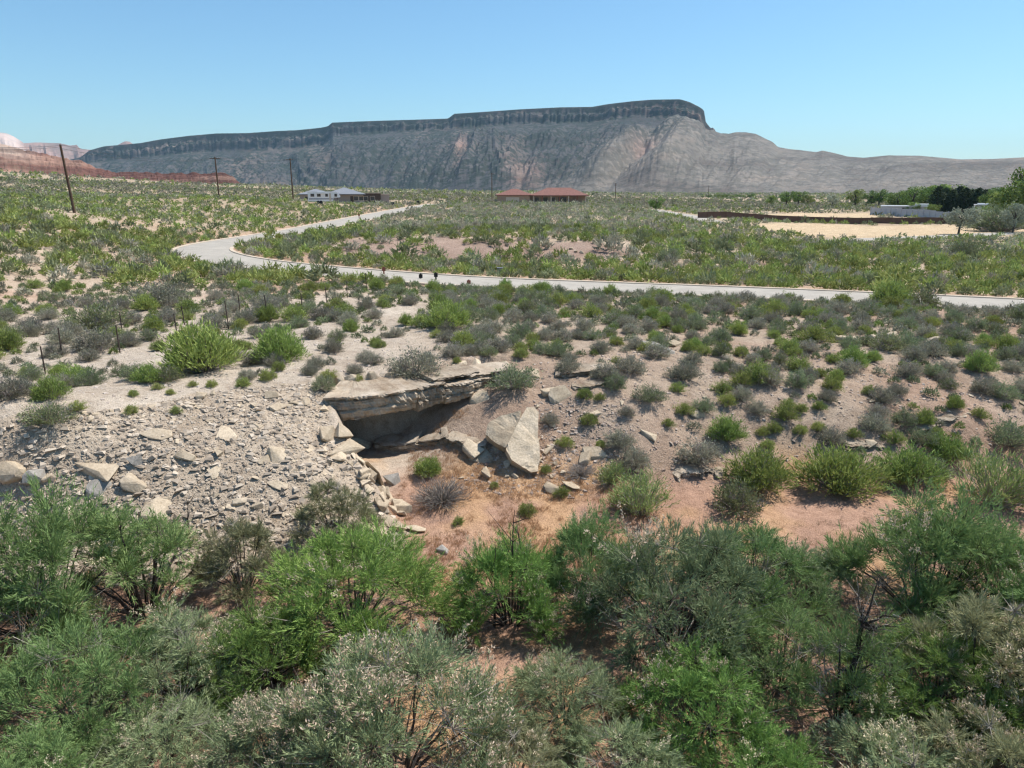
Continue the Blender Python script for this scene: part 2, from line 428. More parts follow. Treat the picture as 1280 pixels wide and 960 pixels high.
# soil colours
SAND = np.array([.44, .35, .27]); RED = np.array([.40, .255, .18]); WASH = np.array([.36, .225, .16]); STRAW = np.array([.50, .385, .25])
RUB = np.array([.42, .345, .265]); TAN = np.array([.34, .275, .18]); PALE = np.array([.47, .40, .325])
field_w = np.array([gp(a, b)[:2] for a, b in FIELD_PX])
field_b = np.array([gp(a, b)[:2] for a, b in [(960, 268), (1080, 266.5), (1100, 274), (960, 274)]])
mound_poly = survey([(-250,560,2.9),(0,542,2.95),(100,528,3),(200,506,3.1),(300,490,3.1),(400,480,3.1),(420,560,1.6),(470,610,.8),(505,660,.1),(470,715,0),(0,730,0),(-250,730,0)])[:, :2]
BANK = np.array([gp(a, b)[:2] for a, b in [(418,306),(440,299),(520,297),(640,299),(760,304),(800,312),(770,323),(640,322),(560,323),(470,323),(425,318)]])
def soil(x, y):
    r = np.hypot(x, y); c = np.empty(x.shape + (3,))
    k = sstep(-.25, .35, fbm(x / 9, y / 9, 71, 4))[..., None]
    c[:] = SAND * (1 - k) + (SAND * .35 + RED * .65) * k
    hl = (sstep(-5, 1, x + .12 * y) * sstep(66, 50, r) * .2)[..., None]; c = c * (1 - hl)      # browner, gravelly hillside soil
    lf = (sstep(2, -8, x) * sstep(60, 40, r))[..., None]              # pale sand by the fence
    c = c * (1 - lf) + (PALE * .9) * lf
    hz = gz(x, y)
    w = (sstep(.75, .2, hz + .25 * fbm(x / 1.5, y / 1.5, 81, 3)) * sstep(40, 30, r))[..., None]
    c = c * (1 - w) + WASH * w
    o = (sstep(-.1, .5, fbm(x / 1.7, y / 1.7, 91, 3) + .35 * sstep(5, 0, np.abs(x)) ) * sstep(1.3, .5, hz) * sstep(36, 28, r))[..., None] * .75
    c = c * (1 - o) + np.array([.43, .27, .145]) * o
    m = in_poly(x + .9 * fbm(x / .8, y / .8, 55), y + .9 * fbm(x / .8, y / .8, 57), mound_poly)[..., None]
    c = np.where(m, RUB, c)
    bk = in_poly(x + 1.5 * fbm(x / 2, y / 2, 65), y + 1.5 * fbm(x / 2, y / 2, 67), BANK)[..., None]; c = np.where(bk, np.array([.30, .215, .175]), c)
    f = (in_poly(x, y, field_w) | in_poly(x, y, field_b))[..., None]
    c = np.where(f, STRAW, c)
    g = (sstep(66, 150, r))[..., None] * (~f)
    c = c * (1 - g * .6) + TAN * g * .6
    return c
d_road = np.full(GX.shape, 99.)
mm = (RR > 40) & (RR < 320)
d_road[mm] = pl_dist(GX[mm], GY[mm], ROAD[:, :2])[0]
tintg = soil(GX, GY)
shd = (sstep(8.5, 4.5, d_road + 1.2 * fbm(GX / 4, GY / 4, 45)))[..., None] * .8
tintg = tintg * (1 - shd) + np.array([.43, .29, .2]) * shd
V = np.stack([GX, GY, GZ], -1).reshape(-1, 3); nj = len(lnr)
i, j = np.meshgrid(np.arange(len(th) - 1), np.arange(nj - 1), indexing='ij')
F = np.stack([i * nj + j, i * nj + j + 1, (i + 1) * nj + j + 1, (i + 1) * nj + j], -1).reshape(-1, 4)[:, ::-1]
ground = link('ground', fast_mesh('ground', V, F, M_ground, tintg.reshape(-1, 3), True)); tag(ground, kind='structure')

# ------------------------------------------------------------------ mesa, cliffs and far mountains
def hill_mat(name, veg, vegcol, scale, strata=0):
    m, n, b = new_mat(name)
    geo = nd(n, "ShaderNodeNewGeometry").outputs['Position']
    at = nd(n, "ShaderNodeAttribute", attribute_name='tint')
    n1 = noise(n, scale, 4, .6, geo); n2 = noise(n, scale * .12, 6, .65, geo)
    r2 = ramp(n, n2.outputs[0], [(.3, (.72, .72, .72)), (.7, (1.2, 1.2, 1.2))])
    c = mix(n, 1.0, at.outputs['Color'], r2.outputs[0], 'MULTIPLY')
    if strata:
        mp = nd(n, "ShaderNodeMapping"); mp.inputs['Scale'].default_value = (.004, .004, strata)
        n.links.new(geo, mp.inputs[0]); st = noise(n, 1, 6, .7, mp.outputs[0])
        r3 = ramp(n, st.outputs[0], [(.38, (.62, .56, .54)), (.5, (1, 1, 1)), (.62, (1.3, 1.2, 1.15))])
        c = mix(n, .9, c, r3.outputs[0], 'MULTIPLY')
    add = nd(n, "ShaderNodeMath", operation='MULTIPLY_ADD'); add.inputs[1].default_value = .6
    n.links.new(n2.outputs[0], add.inputs[0]); n.links.new(n1.outputs[0], add.inputs[2])
    v = ramp(n, add.outputs[0], [(veg, (0, 0, 0)), (veg + .06, (1, 1, 1))])
    al = nd(n, "ShaderNodeMath", operation='MULTIPLY'); n.links.new(v.outputs[0], al.inputs[0]); n.links.new(at.outputs['Alpha'], al.inputs[1])
    c = mix(n, al.outputs[0], c, vegcol)
    n.links.new(c, b.inputs[0]); bump(n, b, n1.outputs[0], 4 / (scale * 20), .8)
    return m

def ridge(name, skyline, dist, run, prof, shape, colour, mat, nc, rows, plateau, px0, px1, zb=0.):
    sx, sy = np.array(skyline, float).T
    px = np.linspace(px0, px1, nc); py = np.interp(px, sx, sy)
    D = dist(px)
    X, Y, Z = ray(px, py); q = np.hypot(X, Y); ux, uy = X / q, Y / q
    ztop = CAMZ + Z / q * D
    t = np.concatenate([rows, 1 + np.array(plateau)])
    PX, T = np.meshgrid(px, t, indexing='ij'); tt = np.minimum(T, 1)
    run_ = run(px)[:, None]
    dd = D[:, None] - run_ * (1 - tt) + np.maximum(T - 1, 0) * 1000
    zz = zb + (ztop[:, None] - zb) * prof(PX, tt) - np.maximum(T - 1, 0) * 70
    sx_ = ux[:, None] * dd; sy_ = uy[:, None] * dd
    zz = zz + shape(PX, T, sx_, sy_, ztop[:, None])
    Vv = np.stack([sx_, sy_, zz], -1).reshape(-1, 3); nt_ = len(t)
    i, j = np.meshgrid(np.arange(nc - 1), np.arange(nt_ - 1), indexing='ij')
    Ff = np.stack([i * nt_ + j, (i + 1) * nt_ + j, (i + 1) * nt_ + j + 1, i * nt_ + j + 1], -1).reshape(-1, 4)
    c4 = colour(PX, T, sx_, sy_, zz)
    me = fast_mesh(name, Vv, Ff, mat, c4[..., :3].reshape(-1, 3), False)
    cc = np.ones((len(Vv), 4), np.float32); cc[:] = c4.reshape(-1, 4); me.color_attributes['tint'].data.foreach_set('color', cc.ravel())
    o = link(name, me); tag(o, kind='structure'); return o

MESA_SKY = [(60,205),(100,197),(112,188),(130,183),(175,179),(200,174.5),(235,170),(270,167),(310,166.5),(345,164),(370,163),(400,160),(410,158),(415,153.5),(450,152),(480,151),(530,149.5),(560,148.5),(568,142.5),(600,140.5),(650,137),(700,134.5),(740,134),(760,130.5),(790,127),(815,125),(850,124.5),(862,128),(874,134),(880,138),(880.5,150),(886,158),(893,164),(901,167),(911,168),(920,166),(932,166),(945,168),(955,173),(966,178),(972,184),(985,186.5),(1000,188),(1020,190.5),(1028,188.5),(1040,191),(1060,196),(1080,197.5),(1110,194.5),(1150,195),(1200,199.5),(1240,199),(1280,197),(1350,192),(1450,196)]
def cl_amt(px):  # how much of the height is sheer rock
    return np.interp(px, [60, 120, 300, 400, 415, 560, 570, 700, 800, 860, 879, 884, 892, 905, 1450], [.1, .3, .3, .28, .2, .16, .2, .2, .2, .26, .3, .2, .08, .04, .03])
def mesa_prof(px, t):
    c = cl_amt(px); up = (1 - c) * (.16 * t / .9 + .84 * (t / .9) ** 1.25)
    k = np.clip((t - .9) / .1, 0, 1)
    st = sstep(.0, .22, k) * .45 + sstep(.35, .5, k) * .1 + sstep(.62, .9, k) * .45
    return np.where(t < .9, up, (1 - c) + c * st)
def ridged(x, y, seed): return 1 - 2 * np.abs(fbm(x, y, seed, 4, .55))
def mesa_shape(px, T, x, y, zt):
    t = np.minimum(T, 1); h = zt / 400
    env = sstep(0, .25, t) * sstep(.93, .6, t)
    pq = px + (1 - t) * 70; w = pq / 36 + 1.2 * fbm(px / 90, t * 1.3, 3, 2)
    g = ridged(w, t * .7, 11) * 34 + ridged(pq / 13, t * 1.4, 19) * 17 + ridged(pq / 5, t * 4, 23) * 6 + fbm(px / 3, t * 16, 29, 3) * 6
    sp1 = np.interp(t, [0, .3, .6, .9], [735, 772, 815, 868]); b1 = 48 * np.exp(-((px - sp1) / 26) ** 2)
    sp2 = np.interp(t, [0, .4, .75, 1], [800, 850, 880, 905]); b2 = 55 * np.exp(-((px - sp2) / 30) ** 2)
    sp3 = np.interp(t, [0, .5, 1], [590, 600, 640]); b3 = 28 * np.exp(-((px - sp3) / 40) ** 2)
    gl = np.interp(t, [0, .4, .8], [748, 800, 830]); b4 = -40 * np.exp(-((px - gl) / 13) ** 2)
    top = np.where(T >= 1, fbm(px / 2.0, T * 40, 5, 2) * 1.6, 0)
    rt = sstep(700, 900, px + 260 * (.55 - t)); return env * (g * (1 - .55 * rt) * np.clip(h, .35, 1) + b1 + b2 + b3 + b4) + top + sstep(.88, .91, t) * sstep(.985, .955, t) * (15 * fbm(px / 9, t * 6, 13, 3) + 8 * ridged(px / 3.5, t * 4, 43)) * (px < 895)
def mesa_col(px, T, x, y, z):
    t = np.minimum(T, 1); c = np.empty(px.shape + (4,))
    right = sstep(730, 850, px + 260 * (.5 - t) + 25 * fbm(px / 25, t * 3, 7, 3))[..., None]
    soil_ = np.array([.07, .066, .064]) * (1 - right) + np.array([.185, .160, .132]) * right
    n = sstep(.1, .6, fbm(px / 40, t * 2, 77, 4))[..., None]
    soil_ = soil_ * (1 - .4 * n) + np.array([.2, .155, .125]) * .4 * n
    pk = np.exp(-((px - 655) / 22) ** 2 - ((t - .2) / .14) ** 2) + np.exp(-((px - 808) / 14) ** 2 - ((t - .42) / .1) ** 2) + .8 * np.exp(-((px - 575) / 9) ** 2 - ((t - .45) / .2) ** 2)
    pk = np.clip(pk, 0, 1)[..., None]; soil_ = soil_ * (1 - pk) + np.array([.27, .185, .15]) * pk
    cl = (sstep(.895, .915, t) * (T <= 1) * sstep(900, 885, px))[..., None]
    band = sstep(.2, .5, vn(px / 60, t * 46, 4))[..., None]
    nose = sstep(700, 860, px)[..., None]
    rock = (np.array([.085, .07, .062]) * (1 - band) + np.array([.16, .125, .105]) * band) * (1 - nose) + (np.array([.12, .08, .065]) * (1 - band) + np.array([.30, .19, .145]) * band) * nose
    rock = np.where((t > .968 + .02 * vn(px / 5, t * 0, 14))[..., None], np.array([.05, .045, .04]) * (1 + .5 * vn(px / 2.5, t * 60, 15)[..., None]), rock * (1 + .35 * vn(px / 1.8, t * 25, 16)[..., None]))
    c[..., :3] = soil_ * (1 - cl) + rock * cl
    veg = 1 - .62 * right[..., 0] * (1 - .6 * np.exp(-((px - 845 + 60 * (1 - t)) / 55) ** 2) * sstep(.3, .6, t))
    c[..., 3] = np.clip(veg * (1 - .6 * pk[..., 0]), 0.05, 1)
    c[..., :3] = np.where((T > 1)[..., None], np.array([.1, .1, .07]), c[..., :3])
    return c
M_mesa = hill_mat("mesa_slopes", .765, (.022, .028, .02), .05, .02)
rows = np.concatenate([np.linspace(0, .9, 70, endpoint=False), np.linspace(.9, 1, 22)])
ridge('mesa', MESA_SKY, lambda p: np.interp(p, [60, 560, 880, 960, 1450], [3500, 2900, 2600, 2350, 2100]),
      lambda p: np.interp(p, [60, 560, 880, 960, 1450], [700, 1000, 1150, 900, 700]), mesa_prof, mesa_shape, mesa_col, M_mesa, 620, rows, [.02, .3, 1.0], 70, 1440)

# red cliffs on the left
RED_SKY = [(-220,160),(-80,168),(0,178),(12,181),(28,187),(45,190),(60,192),(80,197),(100,200),(112,204),(120,209),(135,213),(150,215),(175,216),(200,217),(240,216),(262,217),(280,216),(290,220),(303,230)]
def red_prof(px, t): return t
def red_shape(px, T, x, y, zt):
    t = np.minimum(T, 1); q = t * 9; k = np.floor(q); f = q - k
    terr = ((k + sstep(.55, .95, f)) / 9 - t) * (zt)
    return terr * .85 * sstep(0, .1, t) + (fbm(px / 9, t * 3, 3, 4) * 1.5 + fbm(px / 2.5, t * 8, 8, 3) * .5) * sstep(0, .1, t)
def red_col(px, T, x, y, z):
    t = np.minimum(T, 1); c = np.ones(px.shape + (4,))
    a = sstep(-.3, .4, vn(px / 70, z / 2.6, 12))[..., None]
    c[..., :3] = np.array([.14, .065, .05]) * (1 - a) + np.array([.29, .17, .125]) * a
    u = sstep(60, 0, px)[..., None] * sstep(.6, .9, t)[..., None]
    c[..., :3] = c[..., :3] * (1 - u) + np.array([.40, .31, .25]) * u
    c[..., 3] = .5 * sstep(.9, .2, t)
    return c
M_red = hill_mat("red_strata", .80, (.10, .11, .065), .5, .22)
ridge('red_cliffs', RED_SKY, lambda p: np.interp(p, [-220, 300], [760, 640]), lambda p: np.interp(p, [-220, 0, 120, 300], [230, 170, 90, 40]), red_prof, red_shape, red_col, M_red, 300, np.linspace(0, 1, 72), [.01, .05, .2], -210, 303, 9.)

FAR_SKY = [(-300,170),(-120,174),(-60,172),(-20,168),(0,165.5),(8,166.5),(16,170),(24,175),(30,179),(45,178),(60,178.5),(75,179),(88,182),(96,181),(100,186),(115,187.5),(130,192),(150,198),(170,206)]
def far_shape(px, T, x, y, zt): return (ridged(px / 9, T * .7, 5) * 42 + fbm(px / 3, T * 6, 8, 3) * 15) * sstep(0, .3, T) * sstep(.98, .7, T)
def far_col(px, T, x, y, z):
    c = np.zeros(px.shape + (4,)); w = (sstep(34, 16, px) * sstep(.35, .75, T))[..., None]
    c[..., :3] = np.array([.30, .2, .17]) * (1 - w) + np.array([.50, .40, .35]) * w; c[..., 3] = .35 * (1 - w[..., 0]); return c
M_far = hill_mat("far_rock", .8, (.1, .1, .08), .02, .006)
ridge('far_mountains', FAR_SKY, lambda p: 4900 + 0 * p, lambda p: 630 + 0 * p, lambda p, t: np.where(t < .6, t * .55, .33 + .67 * sstep(.55, 1.02, t) / sstep(.55, 1.02, np.array(1.))), far_shape, far_col, M_far, 160, np.linspace(0, 1, 40), [.05, .4], -290, 168)
BUT = [(135,186),(146,182),(152,178.5),(157,176.5),(162,177),(166,180),(172,183),(182,187)]
ridge('far_butte', BUT, lambda p: 4600 + 0 * p, lambda p: 450 + 0 * p, lambda p, t: t, lambda px, T, x, y, z: 20 * fbm(px / 3, T * 4, 3) * sstep(0, .3, T) * sstep(1, .7, T), far_col, M_far, 40, np.linspace(0, 1, 20), [.05, .2], 135, 182)

# ------------------------------------------------------------------ roads
def road_mat(name, c):
    m, n, b = new_mat(name)
    geo = nd(n, "ShaderNodeNewGeometry").outputs['Position']
    n1 = noise(n, .5, 6, .7, geo); n2 = noise(n, 18, 4, .7, geo)
    r1 = ramp(n, n1.outputs[0], [(.3, tuple(v * .82 for v in c)), (.7, tuple(v * 1.12 for v in c))])
    r2 = ramp(n, n2.outputs[0], [(.3, (.85, .85, .85)), (.7, (1.1, 1.1, 1.1))])
    n.links.new(mix(n, 1., r1.outputs[0], r2.outputs[0], 'MULTIPLY'), b.inputs[0]); bump(n, b, n2.outputs[0], .01)
    return m
M_road = road_mat("weathered_asphalt", (.37, .335, .285)); M_curb = road_mat("pale_kerb", (.52, .43, .33))
def frame(L):
    D = np.gradient(L[:, :2], axis=0); D /= np.linalg.norm(D, axis=1, keepdims=True); return np.stack([-D[:, 1], D[:, 0]], 1)
def ribbon(L, prof, mat, name, parent=None):
    """sweep a cross-section [(offset, height)] along a line"""
    N = frame(L); k = len(prof)
    Vv = np.stack([np.concatenate([L[:, :2] + N * o, (L[:, 2] + h)[:, None]], 1) for o, h in prof], 1).reshape(-1, 3)
    i, j = np.meshgrid(np.arange(len(L) - 1), np.arange(k - 1), indexing='ij')
    Ff = np.stack([i * k + j, i * k + j + 1, (i + 1) * k + j + 1, (i + 1) * k + j], -1).reshape(-1, 4)[:, ::-1]
    return link(name, fast_mesh(name, Vv, Ff, mat), parent=parent)
o = ribbon(ROAD, [(-ROAD_HW, -.02), (-1.7, .02), (0, .05), (1.7, .02), (ROAD_HW, -.02)], M_road, 'road'); tag(o, kind='structure')
for s in (1, -1):
    e = ROAD_HW + .01
    pr = [(s * e, -.1), (s * e, .04), (s * (e + .03), .07), (s * (e + .42), .07), (s * (e + .45), .04), (s * (e + .45), -.25)]
    o = ribbon(ROAD, pr if s > 0 else pr, M_curb, 'kerb'); tag(o, kind='structure')
o = ribbon(ROAD2, [(-2.6, -.02), (0, .05), (2.6, -.02)], M_road, 'side_road'); tag(o, kind='structure')
o = ribbon(LANE, [(-2.6, -.02), (0, .04), (2.6, -.02)], M_road, 'lane'); tag(o, kind='structure')

# ------------------------------------------------------------------ houses, trailer, walls, fences, poles
M_wall = simple_mat("stucco_tan", (.36, .26, .19), var=.06); M_wall2 = simple_mat("stucco_grey_brown", (.33, .28, .25), var=.06)
M_roofr = simple_mat("red_roof_tile", (.205, .10, .08), var=.2, scale=1.5); M_roofg = simple_mat("grey_shingle", (.20, .21, .23), var=.12)
M_glass, _n, _b = new_mat("window_glass"); _b.inputs[0].default_value = (.03, .035, .04, 1); _b.inputs['Roughness'].default_value = .08; _b.inputs["Specular IOR Level"].default_value = .6
M_trim = simple_mat("pale_trim", (.55, .47, .38), var=.05); M_white = simple_mat("white_paint", (.75, .75, .74), var=.04, rough=.4)
M_black = simple_mat("black_plastic", (.02, .02, .022), var=.2, rough=.5); M_darkw = simple_mat("dark_brown_boards", (.085, .06, .045), var=.2)
M_pole = simple_mat("weathered_pole_wood", (.10, .062, .04), var=.2); M_steel = simple_mat("rusty_steel", (.07, .05, .042), var=.25)
M_wire = simple_mat("dark_wire", (.05, .05, .05)); M_block = simple_mat("brown_block", (.135, .082, .06), var=.15, scale=1.2)
M_vinyl = simple_mat("pale_grey_vinyl", (.45, .45, .47), var=.05); M_red2 = simple_mat("reddish_post", (.25, .09, .06))
def part(name, parent, mat, *boxes):
    g = Geo()
    for b in boxes: g.box(*b)
    return link(name, g.mesh(name, mat), parent=parent)
def hip(name, parent, mat, x0, x1, y0, y1, z, h, ov=.7):
    x0 -= ov; x1 += ov; y0 -= ov; y1 += ov; w = min(x1 - x0, y1 - y0) / 2; cy = (y0 + y1) / 2
    Vv = [(x0, y0, z), (x1, y0, z), (x1, y1, z), (x0, y1, z), (x0 + w, cy, z + h), (x1 - w - .01, cy, z + h),
          (x0, y0, z - .22), (x1, y0, z - .22), (x1, y1, z - .22), (x0, y1, z - .22)]
    me = bpy.data.meshes.new(name)
    me.from_pydata(Vv, [], [(0, 1, 5, 4), (1, 2, 5), (2, 3, 4, 5), (3, 0, 4), (6, 7, 1, 0), (7, 8, 2, 1), (8, 9, 3, 2), (9, 6, 0, 3), (9, 8, 7, 6)])
    me.materials.append(mat); return link(name, me, parent=parent)
def window(parent, x0, x1, z0, z1, y, name='window'):
    f = part(name, parent, M_trim, (x0 - .1, x1 + .1, y - .06, y - .01, z0 - .1, z0), (x0 - .1, x1 + .1, y - .06, y - .01, z1, z1 + .1), (x0 - .1, x0, y - .06, y - .01, z0 + .002, z1 - .002), (x1, x1 + .1, y - .06, y - .01, z0 + .002, z1 - .002))
    part('pane', f, M_glass, (x0 + .003, x1 - .003, y - .035, y - .012, z0 + .003, z1 - .003))
def place(name, px, py, rz=None, dz=0):
    p = gp(px, py); e = link(name, None, (p.x, p.y, p.z + dz)); e.rotation_euler.z = -math.atan2(p.x, p.y) if rz is None else rz
    return e, math.hypot(p.x, p.y) / 887 * 1.033   # thing and metres per pixel there

hs, m_ = place('red_roof_house', 679, 254.5); sc = m_
xL, xM, xR = -54 * sc, -14 * sc, 51 * sc
hs.location.z -= .1
part('foundation', hs, M_trim, (xL - .3, xR + .9, -.9, 11.5, -2.5, .12))
part('garage_wall', hs, M_wall, (xL, xM - .5, 0, 9.5, .12, 2.75))
w_ = part('wall', hs, M_wall, (xM - .5, xR - 4.5, 2.0, 11, .12, 2.7)); part('end_wall', hs, M_wall, (xR - 4.5, xR, 3.2, 11, .12, 2.69))
hip('garage_roof', hs, M_roofr, xL, xM - .2, 0, 9.5, 2.95, 2.0); hip('roof', hs, M_roofr, xM, xR, 0, 11, 2.85, 2.5)
for k in range(7):
    x = xM + .8 + (xR - xM - 1.2) * k / 6; part('porch_post', hs, M_red2 if k % 2 else M_trim, (x - .14, x + .14, -.35, -.07, .12, 2.62))
for x0, x1 in ((xM + 1.2, xM + 2.6), (xM + 4.0, xM + 5.6), (xM + 7, xM + 8.2)): window(hs, x0, x1, .9, 2.2, 2.0)
part('sliding_door', hs, M_glass, (xM + 9.2, xM + 12, 1.95, 1.99, .14, 2.3)); part('garage_door', hs, M_trim, (xL + 3, xL + 7.5, -.05, -.005, .13, 2.2))
tag(hs, 'tan house with red hipped roofs and a shaded porch on the rise', 'house')

hs, sc = place('grey_roof_house', 411, 254.2); hs.location.y += 4
part('wall', hs, M_wall2, (-35 * sc, 36 * sc, 0, 10, -1.5, 2.5))
hip('roof', hs, M_roofg, -35 * sc, 0, 0, 10, 2.7, 1.6); hip('roof', hs, M_roofg, -6 * sc, 36 * sc, -.9, 10.4, 2.74, 2.0)
for x in (-30, 25, 31): window(hs, x * sc, x * sc + 1.3, .8, 2.0, 0)
part('door', hs, M_darkw, (21 * sc, 21 * sc + 1.1, -.05, -.004, -.2, 2.05))
tag(hs, 'low house with grey shingle roof behind the white travel trailer', 'house')

hs, sc = place('flat_roof_house', 464, 254); hs.location.y += 5
part('wall', hs, M_darkw, (-17 * sc, 8 * sc, 0, 8, -1.5, 3.1)); part('side_wing', hs, M_wall2, (8 * sc + .01, 18 * sc, .8, 7, -1.5, 2.7))
part('roof', hs, M_trim, (-18 * sc, 8.6 * sc, -.4, 8.4, 3.102, 3.3)); part('wing_roof', hs, M_trim, (8.7 * sc, 19 * sc, .5, 7.3, 2.702, 2.9))
for x in (-12, -4): window(hs, x * sc, x * sc + 1.4, .9, 2.1, 0)
part('chimney', hs, M_trim, (11 * sc, 11 * sc + .5, 1.5, 2.1, 2.902, 4.0))
tag(hs, 'small dark brown house with flat pale roof beside the road end', 'house')

tr, sc = place('travel_trailer', 408, 254.6); tr.location.y -= 1.5
g = Geo()
prof = [(-18, .6), (-18, 2.75), (-17.4, 2.95), (8, 2.95), (12, 2.9), (15, 2.6), (17.3, 2.0), (17.6, 1.65), (16.5, 1.5), (10, 1.45), (9, .6)]
P0 = np.array([(x * sc, 0, z) for x, z in prof]); P1 = P0 + np.array([0, 2.4, 0]); k = len(P0)
me = bpy.data.meshes.new('body'); me.from_pydata([tuple(v) for v in np.concatenate([P0, P1])], [], [tuple(range(k)), tuple(range(2 * k - 1, k - 1, -1))] + [(i, i + k, (i + 1) % k + k, (i + 1) % k) for i in range(k)])
me.materials.append(M_white); link('body', me, parent=tr)
for x0, x1 in ((-15, -11), (-8, -4), (1, 4), (11, 14)): part('window', tr, M_glass, (x0 * sc, x1 * sc, -.03, -.004, 1.7, 2.4))
part('stripe', tr, M_roofg, (-17 * sc, 9 * sc, -.02, -.003, 1.05, 1.3)); part('slide_out', tr, M_white, (-7.8 * sc, .6 * sc, -.45, -.035, 2.42, 2.8)); part('door', tr, M_trim, (5.2 * sc, 7.4 * sc, -.03, -.004, .72, 2.5))
for x in (-7, -4):
    g = Geo(); g.tube([(x * sc, -.05, .38), (x * sc, .25, .38)], .38, n=12); g.tube([(x * sc, -.06, .38), (x * sc, -.05, .38)], [.01, .38], n=12); link('wheel', g.mesh('wheel', M_black), parent=tr)
g = Geo(); g.tube([(14 * sc, 1.2, -.1), (14 * sc, 1.2, 1.5)], .08); link('jack_leg', g.mesh('jack_leg', M_steel), parent=tr)
tag(tr, 'white fifth-wheel travel trailer with rounded nose parked before grey roof', 'trailer')

# block wall along the stubble field
def block_wall():
    e = link('block_wall', None, tuple(WALL[0])); tag(e, 'long low brown block wall behind the straw coloured field', 'wall')
    L = catmull(WALL, 5); N = frame(L)
    L[:, 2] = gz(L[:, 0], L[:, 1])
    for nm, hw, z0, z1 in (('wall', .12, -.6, 1.3), ('cap', .17, 1.302, 1.38)):
        prof = [(-hw, z0), (-hw, z1), (hw, z1), (hw, z0)]
        w = ribbon(L - np.array([*WALL[0]]), prof, M_block, nm, e)
    for k in range(1, len(L) - 1, 2):
        part('pier', e, M_block, tuple(v for p in zip((L[k] - WALL[0]) - np.array([.22, .22, .5]), (L[k] - WALL[0]) + np.array([.22, .22, 1.4])) for v in p))
block_wall()
def panel_fence():
    A, B = gp(1088, 268.5), gp(1192, 276.5); n = 15
    e = link('panel_fence', None, A); tag(e, 'pale grey solid panel fence running from field corner towards the trees', 'fence')
    for k in range(n + 1):
        p = A.lerp(B, k / n); z = float(gz(p.x, p.y)) - A.z
        part('post', e, M_vinyl, (p.x - A.x - .11, p.x - A.x + .11, p.y - A.y - .11, p.y - A.y + .11, z - .4, z + 2.05))
        if k < n:
            q = A.lerp(B, (k + 1) / n); d = (q - p); d.z = 0; Ln = d.length
            w = part('panel', e, M_vinyl, (.12, Ln - .12, -.03, .03, .05, 1.85)); w.location = (p.x - A.x, p.y - A.y, z); w.rotation_euler.z = math.atan2(d.y, d.x)
            r_ = part('rail', e, M_vinyl, (.12, Ln - .12, -.05, .05, 1.852, 1.95)); r_.location = w.location; r_.rotation_euler = w.rotation_euler
panel_fence()
cp_, sc = place('carport', 1228, 271)
part('roof', cp_, M_white, (-9 * sc, 11 * sc, 0, 5, 2.75, 2.95), (-6 * sc, 8 * sc, .5, 4.5, 2.952, 3.2)); part('dark_backing', cp_, M_black, (-6 * sc, 9 * sc, 4.2, 4.3, 0, 2.748))  # black sheet put in for the shaded dark under the roof
for x in (-8, 0, 9): part('post', cp_, M_white, (x * sc - .08, x * sc + .08, .1, .26, -.4, 2.748), (x * sc - .08, x * sc + .08, 4.6, 4.76, -.4, 2.748))
part('side_band', cp_, M_white, (0, 10 * sc, .3, .36, 1.0, 1.5))
tag(cp_, 'white roofed carport with dark inside between the trees', 'carport')
sh_, sc = place('long_shed', 1160, 270.5); sh_.location.y += 12
part('wall', sh_, M_vinyl, (-22 * sc, 22 * sc, 0, 5, -.5, 2.2)); part('roof', sh_, M_white, (-23 * sc, 10 * sc, -.4, 5.4, 2.202, 2.45), (10.02 * sc, 23 * sc, -.4, 5.4, 2.202, 2.9))
part('door', sh_, M_darkw, (-2 * sc, 0, -.05, -.004, -.2, 1.9))
tag(sh_, 'long low pale shed showing its white roof above panel fence', 'shed')

# utility poles and wires
def pole(px, base, top, label, arms=2, dist=None):
    if dist is None: p = gp(px, base)
    else:
        q = on_r(px, base, dist); p = Vector((q[0], q[1], float(gz(q[0], q[1]))))
    r = math.hypot(p.x, p.y); X, Y, Z = ray(px, top); h = CAMZ + Z / math.hypot(X, Y) * r - p.z
    e = link('utility_pole', None, p); tag(e, label, 'utility pole', 'power line poles')
    g = Geo(); g.tube([(0, 0, -.5), (0, 0, h * .5), (0, 0, h)], [.20, .175, .14], n=8); g.tube([(0, 0, h), (0, 0, h + .02)], [.14, .01], n=8)
    link('shaft', g.mesh('shaft', M_pole), parent=e)
    a = R(25)
    for k in range(arms):
        b = part('crossarm', e, M_pole, (-1.15, 1.15, .15, .26, h - .45 - k * .9, h - .3 - k * .9)); b.rotation_euler.z = a
        for x in (-1.05, -.5, .5, 1.05):
            q = Geo(); q.tube([(x, .205, h - .3 - k * .9), (x, .205, h - .12 - k * .9)], [.05, .03], n=6); s = link('insulator', q.mesh('insulator', M_vinyl), parent=b)
    return p, h, a
PL = [pole(93, 266, 181, 'tall leaning brown utility pole in the bright green brush', 0), pole(274, 248, 196, 'brown utility pole standing below the end of red cliffs', 1), pole(366, 243, 198, 'utility pole on the reddish bank beside the grey-roofed house', 1, 215),
      pole(615, 248, 216, 'thin utility pole beside the garage end of red-roofed house', 1, 290), pole(769, 250, 229, 'thin pale utility pole beyond the porch end of red-roofed house', 2, 400), pole(885, 247, 232, 'faint utility pole among the distant tree line under the mesa', 1, 520)]
bpy.data.objects['utility_pole'].rotation_euler = (0, R(-3), 0)
tops = [np.array([p.x - (.0 if i else math.sin(R(3)) * h), p.y, p.z + h - .25]) for i, (p, h, a) in enumerate(PL)]
spans = [((tops[0] + (tops[0] - tops[1]) * .9), tops[0], 'wire running out of view from leaning pole')] + [(tops[i], tops[i + 1], w) for i, w in enumerate(('wire from the leaning pole to the pole below red cliffs', 'wire from the pole below red cliffs to the reddish bank', 'wire passing over the grey-roofed and flat-roofed houses', 'wire passing over the red-roofed house', 'wire between the two faint poles beyond the red-roofed house'))]
